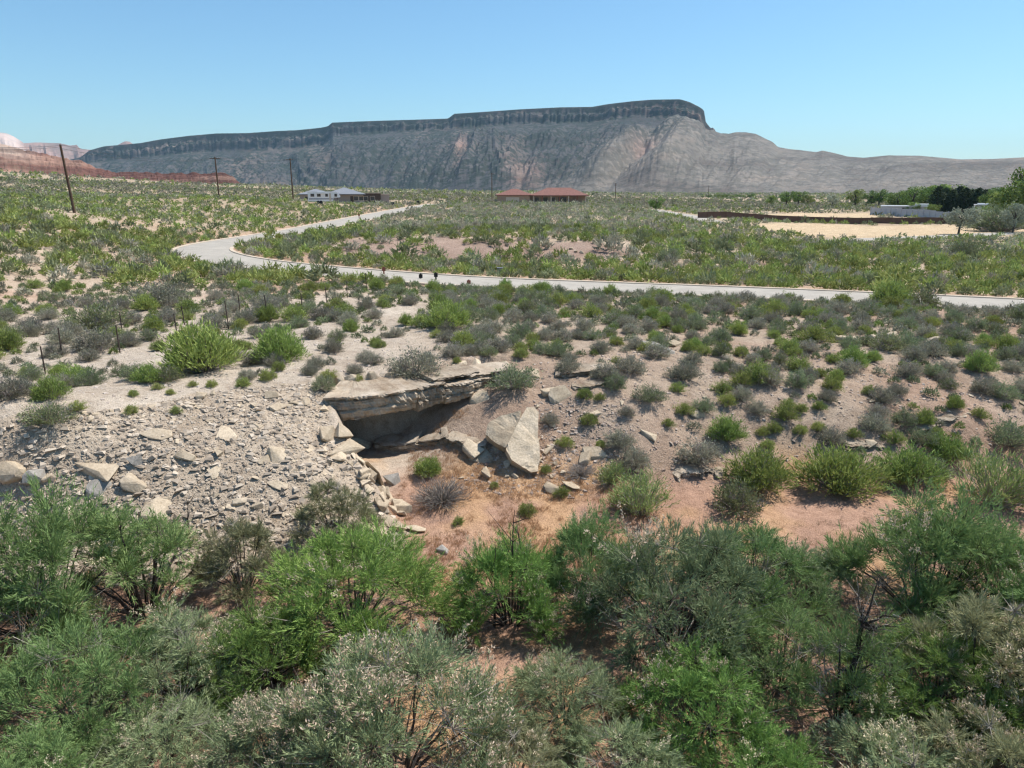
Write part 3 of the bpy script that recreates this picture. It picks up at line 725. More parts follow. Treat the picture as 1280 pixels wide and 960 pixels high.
for a, b, lab in spans:
    for off in (-.5, .5):
        t = np.linspace(0, 1, 24)[:, None]; sag = np.linalg.norm(b - a) * .018
        P = a + (b - a) * t; P[:, 2] -= (4 * t * (1 - t))[:, 0] * sag; P[:, 0] += off * .9; P[:, 1] += off * .4; P[:, 2] += off * .3
        g = Geo(); g.tube(P, .018, n=4); o = link('power_line', g.mesh('power_line', M_wire)); tag(o, lab, 'wire', 'power line wires')

# barbed wire fences near the rubble mound
def wire_fence(pts, label):
    B = [gp(a, b) for a, b, t in pts]; e = link('wire_fence', None, B[0]); tag(e, label, 'fence', 'barbed wire fences')
    tp = []
    for (px, py, t), p in zip(pts, B):
        r = math.hypot(p.x, p.y); X, Y, Z = ray(px, t); h = min(1.45, max(.9, CAMZ + Z / math.hypot(X, Y) * r - p.z))
        lx, ly = random.uniform(-.06, .06), random.uniform(-.06, .06); b = np.array(p - B[0])
        g = Geo(); g.tube([b + (0, 0, -.3), b + (lx * .6, ly * .6, h * .6), b + (lx, ly, h)], [.03, .03, .028], n=5)
        link('post', g.mesh('post', M_steel), parent=e); tp.append((b, h, lx, ly))
    for f in (.35, .62, .9):
        for (b0, h0, x0, y0), (b1, h1, x1, y1) in zip(tp, tp[1:]):
            A = b0 + np.array([x0 * f, y0 * f, h0 * f]); Bq = b1 + np.array([x1 * f, y1 * f, h1 * f]); t = np.linspace(0, 1, 7)[:, None]
            P = A + (Bq - A) * t; P[:, 2] -= (4 * t * (1 - t))[:, 0] * .06
            g = Geo(); g.tube(P, .005, n=3); link('wire', g.mesh('wire', M_wire), parent=e)
wire_fence([(-40,496,458),(57,467,432),(150,441,406),(222,421,392),(286,411,369),(335,402,368),(378,392,366),(409,382,358),(434,372,352),(458,362,341)], 'rusty steel posts with barbed wire along the sandy flat above rubble mound')
wire_fence([(78,446,409),(152,412,390),(231,406,382),(300,390,368)], 'shorter row of thin steel posts among the big sagebrush')

# small things by the road
def bin_(px, py, s, label):
    e, sc = place('wheelie_bin', px, py)
    part('bin_body', e, M_black, (-.32 * s, .32 * s, -.35 * s, .35 * s, .08, 1.0 * s)); part('lid', e, M_black, (-.35 * s, .35 * s, -.42 * s, .38 * s, 1.002 * s, 1.08 * s))
    for x in (-.3, .3):
        g = Geo(); g.tube([(x * s - .05, .3 * s, .11), (x * s + .05, .3 * s, .11)], .11, n=8); link('wheel', g.mesh('wheel', M_black), parent=e)
    tag(e, label, 'bin')
bin_(491, 259, 1.2, 'black wheeled bin at the driveway of flat-roofed house'); bin_(523, 256, 1.2, 'black wheeled bin where the road leaves sight')
def marker(px, py, h, mat, label):
    e, sc = place('marker_post', px, py)
    g = Geo(); g.tube([(0, 0, -.2), (0, 0, h)], .08, n=6); link('post', g.mesh('post', mat), parent=e)
    part('plate', e, mat, (-.17, .17, -.1, -.082, h - .4, h - .05)); tag(e, label, 'post')
marker(545, 351, .75, M_black, 'thick dark post on the road verge, tallest of three'); marker(526, 349.5, .55, M_black, 'dark post on the road verge beside the tallest one'); marker(480, 344, .8, M_red2, 'reddish marker post standing in the road edge near bend'); marker(449, 274, 1.0, M_red2, 'reddish marker post along the road towards the houses'); marker(586, 356, .45, M_red2, 'short reddish stub post at the near edge of road')
e, sc = place('utility_box', 625, 342); part('box', e, M_roofg, (-.3, .3, -.2, .2, 0, .55)); part('lid', e, M_roofg, (-.33, .33, -.23, .23, .552, .62)); tag(e, 'pale blue grey utility box beyond the road verge', 'utility box')

# ------------------------------------------------------------------ rock
def hull(seed, fl, n=16, roundness=.0):
    r = np.random.default_rng(seed); bm = bmesh.new()
    p = r.uniform(-1, 1, (n, 3)); q = nrm(p)
    p = p * (1 - roundness) + q * roundness
    p *= np.array([.55, .42, fl])
    for v in p: bm.verts.new(v)
    res = bmesh.ops.convex_hull(bm, input=bm.verts)
    bmesh.ops.delete(bm, geom=[v for v in bm.verts if not v.link_faces], context='VERTS')
    bmesh.ops.bevel(bm, geom=list(bm.edges), offset=.03, segments=1, affect='EDGES', clamp_overlap=True) if roundness == 0 else None
    me = bpy.data.meshes.new('rock'); bm.to_mesh(me); bm.free(); return me
SLAB = [hull(k, .13 + .05 * (k % 3), 12) for k in range(8)]; BLOCK = [hull(40 + k, .32, 12) for k in range(5)]; BOULD = [hull(60 + k, .4, 40, .8) for k in range(3)]
for me in SLAB + BLOCK: me.materials.append(M_rock)
for me in BOULD: me.materials.append(M_greyrock)
def align(n, rz, tilt=0.0):
    q = n.to_track_quat('Z', 'Y').to_matrix() @ Matrix.Rotation(rz, 3, 'Z') @ Matrix.Rotation(tilt, 3, 'X')
    return q.to_euler()
def rock(me, px, py, wpx, label, group=None, rz=None, tilt=0., sink=.0, mat=None, pos=None, size=None, sc=(1, 1, 1)):
    p = pos or gp(px, py); d = (p - Vector((0, 0, CAMZ))).length; s = size or wpx * d / 887
    if mat: me = me.copy(); me.materials.clear(); me.materials.append(mat)
    o = link('rock', me, p + Vector((0, 0, s * (.06 - sink))), align(gn(p.x, p.y), random.uniform(0, 6.3) if rz is None else rz, tilt), (s * sc[0], s * sc[1], s * sc[2]))
    tag(o, label, 'rock', group); return o
named_rocks = [
 (BOULD[0], 12, 592, 30, 'pale rounded boulder on the rubble slope, touching a grey one', M_rock),
 (BOULD[1], 44, 598, 23, 'grey rounded boulder next to the pale boulder on rubble slope', None),
 (SLAB[0], 120, 592, 46, 'broad cracked slab casting a dark shadow midway on the rubble slope', None),
 (SLAB[1], 166, 606, 36, 'long slanting slab low on the rubble slope', None),
 (SLAB[2], 126, 612, 34, 'grey flat slab below the broad cracked slab on rubble', M_greyrock),
 (SLAB[3], 196, 540, 36, 'flat slab with dark shadowed edge near the crest of rubble mound', None),
 (SLAB[4], 229, 574, 28, 'upright narrow tan slab on the rubble slope', None),
 (SLAB[5], 344, 572, 34, 'leaning wedge slab in the middle of the rubble slope', None),
 (SLAB[6], 286, 544, 26, 'small thick slab just below the crest of rubble', None),
 (SLAB[7], 350, 512, 22, 'slanted thin slab close to the shelf end on rubble', None),
 (BLOCK[0], 172, 578, 22, 'blue grey squarish stone level with the broad cracked slab', M_greyrock),
 (SLAB[2], 200, 640, 44, 'pale wide slab half behind the open tamarisk on rubble', None),
 (BLOCK[1], 75, 640, 28, 'brownish block over a dark hollow low on the rubble', None),
 (SLAB[3], 348, 604, 26, 'tilted plate in the rubble near the olive tamarisk', None),
 (BLOCK[2], 427, 543, 30, 'squared pale block under the mound end of rock shelf', None),
 (BLOCK[3], 407, 546, 30, 'flat tan block beside the squared block below shelf', None),
 (SLAB[0], 432, 566, 46, 'stack-topping slab on the flank of the rubble mound', None),
 (SLAB[1], 424, 572, 30, 'dark edged slab tucked under the stack on the flank', None),
 (SLAB[4], 446, 560, 36, 'slab sliding down the flank just below the squared block', None),
 (SLAB[6], 462, 592, 62, 'large smooth pale slab on the flank of rubble mound', None),
 (BLOCK[0], 492, 602, 28, 'grey whitish stone beside the large smooth pale slab', M_greyrock),
 (SLAB[5], 484, 622, 36, 'long narrow slab standing on the flank toe', None),
 (SLAB[2], 702, 498, 40, 'thick split slab lying above the two big tilted slabs', None),
 (BLOCK[4], 686, 492, 20, 'rounded block end of the split slab above tilted slabs', None),
 (SLAB[7], 744, 572, 34, 'tall white faced slab standing by the dry grey bush', None),
 (SLAB[1], 690, 612, 30, 'pale slab flat on the ground below big tilted slabs', None),
 (SLAB[3], 715, 606, 26, 'broken pale slab beside the flat one below big slabs', None),
 (SLAB[0], 1060, 428, 40, 'flat pale slab shelf jutting on the brushy hillside crest', None),
 (SLAB[5], 1097, 424, 24, 'cracked slab end next to the flat pale shelf slab', None),
 (SLAB[2], 1160, 428, 30, 'low flat slab among shrubs beyond the pale shelf slab', None),
 (SLAB[4], 1112, 420, 22, 'thin slab beyond the cracked slab on hillside crest', None),
 (SLAB[6], 826, 440, 40, 'grey layered slab poking out between shrubs on hillside', M_greyrock),
 (SLAB[7], 846, 432, 22, 'dark thin slab behind the grey layered slab', None),
 (BLOCK[3], 908, 448, 16, 'small upright pale stone among hillside shrubs', None),
 (SLAB[1], 870, 518, 24, 'white chipped slab on the lower hillside between shrubs', None),
 (BLOCK[2], 1088, 556, 16, 'pale upright stone above dark hollow in the bank', None),
 (SLAB[0], 810, 545, 22, 'flat tan stone near the grey bush on lower slope', None),
 (BLOCK[1], 548, 688, 24, 'grey rounded stone on the orange wash floor', M_greyrock),
 (SLAB[3], 520, 660, 30, 'pale buried slab in the dry orange grass', None),
 (BLOCK[4], 590, 565, 30, 'broken ledge block between hollow and the big tilted slabs', None),
 (SLAB[6], 604, 570, 34, 'pale shelf stone jutting beside the big tilted slab', None),
 (SLAB[0], 655, 470, 40, 'thin stacked slab at the foot of the shelf-edge bush', None),
 (SLAB[2], 600, 500, 34, 'whitish slab half buried under the shelf-edge bush', None),
]
for k, (me, px, py, w, lab, mat) in enumerate(named_rocks): rock(me, px, py, w, lab, None, rz=random.uniform(-.6, .6), tilt=random.uniform(-.25, .35), mat=mat, sink=.02)
def scatter_in(poly, n, r_):
    lo = np.min(poly, 0); hi = np.max(poly, 0); out = np.empty((0, 2))
    while len(out) < n:
        p = r_.uniform(lo, hi, (n * 3, 2)); out = np.concatenate([out, p[in_poly(p[:, 0], p[:, 1], poly)]])
    return out[:n]
vis_mound = survey([(-60,548,2.95),(0,542,2.95),(100,528,3),(200,506,3.1),(300,488,3.15),(400,476,3.15),(418,560,1.6),(470,610,.8),(505,650,.1),(470,700,0),(0,712,0),(-60,712,0)])[:, :2]
for x, y in scatter_in(vis_mound, 165, rng):
    s = float(np.clip(.12 * rng.pareto(2.2) + .16, .15, .5))
    me = random.choice(SLAB + SLAB + BLOCK)
    o = rock(me, 0, 0, 0, 'angular sandstone chunk strewn on the pale rubble slope', 'rocks on the rubble slope', pos=Vector((x, y, float(gz(x, y)))), size=s, tilt=rng.normal() * .3, mat=None)
flank = survey([(430,560,1.5),(470,585,1.0),(505,630,.3),(495,690,0),(470,690,.1),(455,620,.8)])[:, :2]
for x, y in scatter_in(flank, 38, rng):
    o = rock(random.choice(SLAB + BLOCK), 0, 0, 0, 'pale block tumbled down the gully flank of the mound', 'blocks on the gully flank', pos=Vector((x, y, float(gz(x, y)))), size=float(rng.uniform(.25, .75)), tilt=rng.normal() * .5)
hill_poly = survey([(640,600,.4),(560,620,.2),(660,520,1.9),(640,455,3.1),(900,430,3.1),(1290,430,2.9),(1290,560,.9),(1000,590,.4),(800,610,.3)])[:, :2]
slab_zone = survey([(570,600,.4),(600,560,1.2),(690,500,2.2),(790,520,1.9),(800,590,.6),(720,625,.2),(620,620,.2)])[:, :2]
for x, y in scatter_in(slab_zone, 26, rng):
    rock(random.choice(SLAB + BLOCK), 0, 0, 0, 'broken sandstone piece around the foot of the big leaning slabs', 'pieces round the leaning slabs', pos=Vector((x, y, float(gz(x, y)))), size=float(np.clip(.22 + .12 * rng.pareto(2.2), .2, .6)), tilt=rng.normal() * .3)
for x, y in scatter_in(hill_poly, 14, rng):
    o = rock(random.choice(SLAB), 0, 0, 0, 'small flat stone lying between shrubs on the gravelly hillside', 'stones on the hillside', pos=Vector((x, y, float(gz(x, y)))), size=float(np.clip(.2 + .1 * rng.pareto(2.5), .2, .5)), tilt=rng.normal() * .2)

for x, y in scatter_in(BANK, 16, rng):
    rock(random.choice(BLOCK), 0, 0, 0, 'block fallen on the bare brown bank beyond the road', 'blocks on the brown bank', pos=Vector((x, y, float(gz(x, y)))), size=float(rng.uniform(.5, 1.1)), tilt=rng.normal() * .3)

# loose chips: too many to count
def chips(name, P, size, mats, tints, seed, label):
    r = np.random.default_rng(seed); n = len(P)
    base = np.array([(-1, -1, -.6), (1, -1, -.6), (1, 1, -.6), (-1, 1, -.6), (-.7, -.6, .6), (.7, -.7, .6), (.6, .7, .6), (-.65, .6, .6)]) * .5
    Vb = base[None] * (1 + r.uniform(-.35, .35, (n, 8, 3)))
    Vb *= np.stack([r.uniform(.7, 1.3, n), r.uniform(.6, 1, n), r.uniform(.25, .7, n)], 1)[:, None] * size[:, None, None]
    a, b = r.uniform(0, 6.3, n), r.normal(0, .35, n)
    ca, sa, cb, sb = np.cos(a)[:, None], np.sin(a)[:, None], np.cos(b)[:, None], np.sin(b)[:, None]
    x, y, z = Vb[..., 0], Vb[..., 1] * cb - Vb[..., 2] * sb, Vb[..., 1] * sb + Vb[..., 2] * cb
    Vw = np.stack([x * ca - y * sa, x * sa + y * ca, z + size[:, None] * .05], -1) + np.concatenate([P, gz(P[:, 0], P[:, 1])[:, None]], 1)[:, None]
    Fq = np.array([(3, 2, 1, 0), (4, 5, 6, 7), (0, 1, 5, 4), (1, 2, 6, 5), (2, 3, 7, 6), (3, 0, 4, 7)])
    Ff = (np.arange(n)[:, None, None] * 8 + Fq).reshape(-1, 4)
    c = tints[0] + (tints[1] - tints[0]) * r.uniform(0, 1, (n, 1))
    o = link(name, fast_mesh(name, Vw.reshape(-1, 3), Ff, mats, np.repeat(c, 8, 0))); tag(o, label, 'gravel', kind='stuff')
M_chip = leaf_mat("stone_chips", 0)
P = scatter_in(mound_poly, 15000, rng); chips('rubble', P, np.clip(.04 * (rng.pareto(1.9, len(P)) + 1), .035, .24), M_chip, (np.array([.31, .25, .185]), np.array([.63, .535, .415])), 3, 'loose chips of pale broken stone covering the rubble mound')
P = np.concatenate([scatter_in(hill_poly, 7000, rng), scatter_in(slab_zone, 2600, rng)]); chips('gravel', P, np.clip(.03 * (rng.pareto(2.2, len(P)) + 1), .03, .16), M_chip, (np.array([.33, .25, .19]), np.array([.52, .44, .36])), 4, 'loose gravel scattered over the brushy hillside')
plat = survey([(-150,480,3.2),(0,540,3.),(200,505,3.1),(400,478,3.1),(600,455,3.1),(640,420,3.2),(350,400,3.2),(0,420,3.2)])[:, :2]
P = scatter_in(plat, 3500, rng); chips('gravel', P, np.clip(.03 * (rng.pareto(2.2, len(P)) + 1), .03, .14), M_chip, (np.array([.38, .31, .25]), np.array([.56, .49, .42])), 5, 'loose gravel scattered on the sandy flat behind the mound')

# the rock shelf: a caprock of separate blocks jutting over the gully
def shelf_block(parent, L, thick, back, seed, name='block', mat=None, notch=1.0, dip=0.0):
    """L: rim line (world); a sandstone block that follows it"""
    L = catmull(L, 9); n = len(L); N = frame(L) * -1  # towards the gully
    th_ = np.interp(np.linspace(0, 1, n), np.linspace(0, 1, len(thick)), thick)
    pr = [(-back, .07), (-back * .6, .05), (-back * .3, .03), (-.12, .015), (0, 0), (.02, -.06), (.015, -.1), (-.07 * notch, -.13), (-.08 * notch, -.19), (.0, -.22), (.02, -.4), (0, -.52), (-.05 * notch, -.55), (-.04, -.62), (.01, -.66), (-.02, -.85), (-.1, -1.0), (-.4, -1.03), (-back, -1.0)]
    k = len(pr); r = np.random.default_rng(seed)
    V = np.empty((n, k, 3))
    s = np.arange(n) * .35
    for j, (o, h) in enumerate(pr):
        jit = .16 * np.round(3 * fbm(s * .6, np.full(n, j * .28), seed, 2)) / 3 + .07 * fbm(s * 1.7, np.full(n, j * .9), seed + 2, 2)
        if j == 0 or j == k - 1: jit = 0
        V[:, j, :2] = L[:, :2] + N * (o + jit)[:, None] if not np.isscalar(jit) else L[:, :2] + N * o
        V[:, j, 2] = L[:, 2] + np.where(h > 0, h, h * th_) + .03 * fbm(s, np.full(n, j * .7 + 9), seed + 5, 3)
    i, j = np.meshgrid(np.arange(n - 1), np.arange(k - 1), indexing='ij')
    Fq = np.stack([i * k + j, i * k + j + 1, (i + 1) * k + j + 1, (i + 1) * k + j], -1).reshape(-1, 4)
    bm = bmesh.new(); vs = [bm.verts.new(v) for v in V.reshape(-1, 3) - np.array(parent.location)]
    for f in Fq: bm.faces.new([vs[q] for q in f])
    bm.faces.new(vs[:k][::-1]); bm.faces.new(vs[-k:]); bm.faces.new
    for a in range(n - 1): bm.faces.new((vs[a * k], vs[(a + 1) * k], vs[(a + 1) * k + k - 1], vs[a * k + k - 1]))
    bmesh.ops.recalc_face_normals(bm, faces=bm.faces)
    me = bpy.data.meshes.new(name); bm.to_mesh(me); bm.free(); me.materials.append(mat or M_ledge)
    return link(name, me, parent=parent)
bpy.context.view_layer.update()
def rimseg(a, b, n=4):
    p = np.linspace(a, b, n); q = np.interp(p, [404, 440, 480, 520, 545, 560, 590, 612, 660], [497, 497, 492, 486, 480, 477, 472, 467, 463]); zz = np.interp(p, [404, 660], [3.0, 3.1])
    return np.array([on_z(x, y, z) for x, y, z in zip(p, q, zz)])
sh = link('rock_shelf', None, tuple(RIM[0])); tag(sh, 'layered sandstone shelf overhanging the dark hollow of the gully', 'rock shelf')
shelf_block(sh, rimseg(404, 521, 6), [.92, .82, .78], 2.7, 1); shelf_block(sh, rimseg(522.5, 556), [.9, .8], 2.7, 2); shelf_block(sh, rimseg(557, 612, 5) + np.array([0, -.1, -.12]), [.75, .6], 2.4, 3)
shelf_block(sh, rimseg(540, 600, 4) + np.array([0, .25, .14]), [.16, .16], 1.2, 4, 'cap_slab'); shelf_block(sh, rimseg(585, 640, 4) + np.array([.1, .15, .06]), [.4, .3], 1.2, 5)
for k, (px, py, w) in enumerate([(412,488,26),(425,492,22),(440,484,24),(455,490,20),(470,486,26),(488,482,20),(432,482,18),(498,478,18),(575,466,26),(596,463,24),(560,468,18),(486,482,24)]):
    p = gp(px, py); p.z = max(p.z, 3.02); rock(SLAB[k % 8], 0, 0, 0, 'thin broken plate lying on top of the rock shelf', 'plates on the rock shelf', pos=p, size=w * .029, rz=random.uniform(0, 3), tilt=random.uniform(-.1, .15))
def small_shelf(pts, thick, back, seed, label):
    P = np.array([tuple(gp(a, b) + Vector((0, 0, dz))) for a, b, dz in pts]); e = link('rock_shelf', None, tuple(P[0])); tag(e, label, 'rock shelf'); bpy.context.view_layer.update()
    m = len(P) // 2
    shelf_block(e, P[:m + 1], thick, back, seed); shelf_block(e, P[m:] + np.array([.03, .05, -.03]), thick, back * .9, seed + 1)
small_shelf([(468,560,.3),(490,566,.32),(520,562,.35),(545,560,.35),(560,556,.4)], [.55, .45], .9, 21, 'low broken shelf below the hollow with orange grass on it')
small_shelf([(556,556,.3),(575,560,.3),(590,566,.28),(606,566,.3)], [.4, .4], .7, 27, 'crumbled shelf between the hollow and the big tilted slabs')
small_shelf([(694,472,.15),(720,471,.2),(745,468,.22),(774,463,.2)], [.35, .3], .9, 31, 'thin double shelf under the grey bush above the split slab')
small_shelf([(715,486,.08),(735,486,.12),(755,482,.12),(772,476,.1)], [.22, .2], .7, 35, 'lower thin shelf below the double shelf edge')
small_shelf([(846,600,.12),(858,596,.2),(874,597,.22),(888,595,.16),(902,600,.1)], [.45, .35], .8, 41, 'small dark undercut bank at the edge of red wash floor')
small_shelf([(1052,560,.1),(1075,562,.15),(1090,560,.12),(1110,562,.1)], [.3, .3], .5, 45, 'low rocky lip behind the bright green bushes')
small_shelf([(1150,540,.1),(1175,532,.15),(1195,526,.15),(1215,520,.1)], [.3, .35], .5, 49, 'cracked rock lip on the slope at the far end of bank')

def big_slab(outline, cpx, cpy, lift, tilt, azim, thick, label, seed):
    c = gp(cpx, cpy) + Vector((0, 0, lift)); c = np.array(c)
    nv = np.array([math.sin(azim) * math.sin(tilt), -math.cos(azim) * math.sin(tilt), math.cos(tilt)])
    P = []
    for a, b in outline:
        d = np.array(ray(a, b)); o_ = np.array([0, 0, CAMZ]); t = np.dot(c - o_, nv) / np.dot(d, nv); P.append(o_ + d * t)
    P = np.array(P); base = P.mean(0); base_z = min(base[2], P[:, 2].min())
    org = np.array([base[0], base[1], base_z - .1]); r = np.random.default_rng(seed)
    bm = bmesh.new(); f = bm.faces.new([bm.verts.new(p - org) for p in P]); f.normal_update()
    if f.normal.dot(Vector(nv)) < 0: f.normal_flip()
    ext = bmesh.ops.extrude_face_region(bm, geom=[f]); down = [v for v in ext['geom'] if isinstance(v, bmesh.types.BMVert)]
    for v in down: v.co += Vector(nv) * -thick * r.uniform(.85, 1.15) + Vector((0, .04, 0))
    bmesh.ops.recalc_face_normals(bm, faces=bm.faces)
    bmesh.ops.triangulate(bm, faces=bm.faces); bmesh.ops.subdivide_edges(bm, edges=bm.edges, cuts=5, use_grid_fill=True)
    V = np.array([v.co for v in bm.verts]); w = V + org
    dsp = .05 * fbm(w[:, 0] * 2.2 + w[:, 2], w[:, 1] * 2.2 + w[:, 2] * 1.7, seed, 4) + .05 * np.round(2 * fbm(w[:, 0] * .9 + w[:, 2] * .5, w[:, 1] * .9, seed + 3, 2)) / 2
    bm.normal_update()
    for v, d in zip(bm.verts, dsp): v.co += v.normal * float(d)
    me = bpy.data.meshes.new('slab'); bm.to_mesh(me); bm.free(); me.materials.append(M_rock)
    o = link('boulder_slab', me, tuple(org)); tag(o, label, 'slab')
big_slab([(608,543),(611,531),(620,523),(636,516),(651,513),(650,524),(644,540),(637,559),(630,559),(618,552)], 628, 572, .6, R(38), R(-14), .38, 'broader shorter big tan slab of the leaning pair on the slope', 5)
big_slab([(659,509),(668,508),(674,515),(673,530),(674,556),(675,578),(672,589),(664,590),(652,583),(640,575),(632,561),(638,548),(648,528)], 655, 592, .35, R(44), R(10), .4, 'taller triangular big tan slab of the leaning pair, deep shadow below', 6)

# ------------------------------------------------------------------ plants
GREY_TWIG = (np.array([.21, .18, .15]), np.array([.38, .34, .29])); DARK_BARK = (np.array([.045, .036, .03]), np.array([.09, .075, .062]))
def lerp(c, t): return c[0] + (c[1] - c[0]) * np.asarray(t)[:, None]
PAL = dict(
 rabbit=(np.array([.155, .215, .05]), np.array([.38, .46, .14])),
 dome=(np.array([.165, .205, .05]), np.array([.38, .42, .135])),
 dull=(np.array([.14, .165, .075]), np.array([.30, .325, .165])),
 sage=(np.array([.20, .195, .14]), np.array([.43, .41, .30])),
 sagegreen=(np.array([.145, .18, .09]), np.array([.33, .37, .205])),
 willow=(np.array([.15, .215, .07]), np.array([.33, .41, .155])),
 dead=(np.array([.24, .205, .18]), np.array([.42, .37, .33])))
def dome_dirs(n, r, spread):
    phi = r.uniform(0, 2 * np.pi, n); ct = r.uniform(math.cos(spread), 1, n); st = np.sqrt(1 - ct ** 2)
    return np.stack([st * np.cos(phi), st * np.sin(phi), ct], 1), phi, ct
def shrub(seed, kind, h=.9, rad=.6, nst=90, nb=14, L=.1, W=.014, lo=.4, spread=1.45, grey=.0, upright=.5, twigw=.011):
    """unit-ish shrub standing on its origin: returns (twigs mesh, foliage mesh)"""
    r = np.random.default_rng(seed); gt, gf = Geo(), Geo()
    d, phi, ct = dome_dirs(nst, r, spread)
    lump = 1 + .22 * np.sin(phi * 2 + seed) * (1 - ct) + .16 * np.sin(phi * 5 + seed * 2.3) + r.normal(0, .10, nst)
    E = d * np.array([rad, rad, h]) * lump[:, None]; E[:, 2] = np.maximum(E[:, 2], .04)
    B = np.stack([d[:, 0] * rad * .12, d[:, 1] * rad * .12, np.full(nst, -.05)], 1) + r.normal(0, .02, (nst, 3)) * np.array([1, 1, 0])
    Mid = B + (E - B) * .5 + np.array([0, 0, .06 * h]) + r.normal(0, .05 * rad, (nst, 3))
    for P0, P1, w0, w1 in ((B, Mid, twigw, twigw * .7), (Mid, E, twigw * .7, .002)):
        D = nrm(P1 - P0); S = nrm(np.cross(D, r.normal(size=(nst, 3))))
        Vv = np.stack([P0 - S * w0, P0 + S * w0, P1 + S * w1, P1 - S * w1], 1).reshape(-1, 3)
        gt.add(Vv, np.arange(nst * 4).reshape(-1, 4), np.repeat(lerp(GREY_TWIG, r.uniform(0, 1, nst)), 4, 0))
    # side twigs
    n2 = nst * 2; a = r.integers(0, nst, n2); t = r.uniform(.2, .85, n2)[:, None]
    P0 = np.where(t < .5, B[a] + (Mid[a] - B[a]) * t * 2, Mid[a] + (E[a] - Mid[a]) * (t * 2 - 1))
    blades(gt, P0, nrm(E[a] - B[a]) + r.normal(0, .5, (n2, 3)), r.uniform(.15, .35, n2) * rad, twigw * .8, lerp(GREY_TWIG, r.uniform(0, 1, n2)), r)
    n = nst * nb; a = np.repeat(np.arange(nst), nb); t = lo + (1.04 - lo) * np.sqrt(r.uniform(0, 1, n)); t = t[:, None]
    P = np.where(t < .5, B[a] + (Mid[a] - B[a]) * t * 2, Mid[a] + (E[a] - Mid[a]) * (t * 2 - 1)) + r.normal(0, .085 * rad, (n, 3))
    P[:, 2] = np.maximum(P[:, 2], .03)
    D = nrm(E[a] - B[a]) * .7 + np.array([0, 0, upright]) + r.normal(0, .38, (n, 3))
    c = lerp(PAL[kind], np.clip(r.uniform(0, 1, n) * .8 + .2 * r.uniform(0, 1, nst)[a], 0, 1))
    if grey: m = r.uniform(0, 1, nst)[a] < grey; c[m] = lerp(PAL['dead'], r.uniform(0, 1, m.sum()))
    blades(gf, P, D, L * r.uniform(.6, 1.4, n), W, c, r, quad=True)
    return gt, gf
def both(gt, gf, name):
    g = Geo(); nT = 0
    Vv = np.concatenate(gt.V + gf.V); C = np.concatenate(gt.C + gf.C)
    return fast_mesh(name, Vv, [np.concatenate(gt.Q)] + ([np.concatenate(gt.T) ] if gt.T else []) + [np.concatenate(gf.Q) + gt.n], [M_wood, M_leaf], C, False,
        np.concatenate([np.zeros(sum(len(q) for q in gt.Q) + sum(len(q) for q in gt.T)), np.ones(sum(len(q) for q in gf.Q))]))
KIND = dict(rabbit=dict(h=.88, rad=.56, nst=210, nb=24, L=.13, W=.02, lo=.34, upright=.6, spread=1.45), dome=dict(h=.66, rad=.52, nst=130, nb=22, L=.10, W=.023, lo=.3, spread=1.52, upright=.4),
            dull=dict(h=.7, rad=.55, nst=140, nb=22, L=.09, W=.023, lo=.32, spread=1.52, grey=.12), sage=dict(h=.68, rad=.55, nst=150, nb=26, L=.07, W=.023, lo=.3, spread=1.52, grey=.14),
            sagegreen=dict(h=.72, rad=.55, nst=160, nb=24, L=.075, W=.022, lo=.36, spread=1.5, grey=.08), willow=dict(h=.95, rad=.55, nst=110, nb=26, L=.12, W=.014, lo=.2, spread=1.3, upright=.6), dead=dict(h=.5, rad=.55, nst=260, nb=5, L=.16, W=.008, lo=.3, spread=1.5))
SHRUB = {}
for ki, (k, kw) in enumerate(KIND.items()):
    SHRUB[k] = []
    for v in range(4):
        gt, gf = shrub(100 * ki + v, k, **kw); SHRUB[k].append((gt.mesh('twigs', M_wood), gf.mesh('foliage', M_leaf), both(gt, gf, 'shrub')))
taken = []
NAME = dict(rabbit='green_shrub', dome='green_shrub', dull='green_shrub', sage='sagebrush', sagegreen='sagebrush', willow='willow_shrub', dead='dry_shrub')
CATS = dict(rabbit='shrub', dome='shrub', dull='shrub', sage='sagebrush', sagegreen='sagebrush', willow='willow', dead='dry shrub')
def plant(kind, p, width, label, group=None, hs_=1.0, parts=True):
    v = random.randrange(4); tw, fo, bo = SHRUB[kind][v]; s = width / (2 * KIND[kind]['rad']) ; rot = (random.uniform(-.08, .08), random.uniform(-.08, .08), random.uniform(0, 6.3))
    sc_ = (s * random.uniform(.92, 1.08), s * random.uniform(.92, 1.08), s * hs_)
    if parts:
        e = link(NAME[kind], None, p, rot, sc_); link('twigs', tw, parent=e); link('foliage', fo, parent=e)
    else: e = link(NAME[kind], bo, p, rot, sc_)
    tag(e, label, CATS[kind], group); taken.append((p.x, p.y, width * .5)); return e
def plant_px(kind, px, py, w, label, group=None, hs_=1.0, parts=True):
    p = gp(px, py - w * .12); d = (p - Vector((0, 0, CAMZ))).length; return plant(kind, p, w * .86 * d / 887, label, group, hs_ * .7, parts)
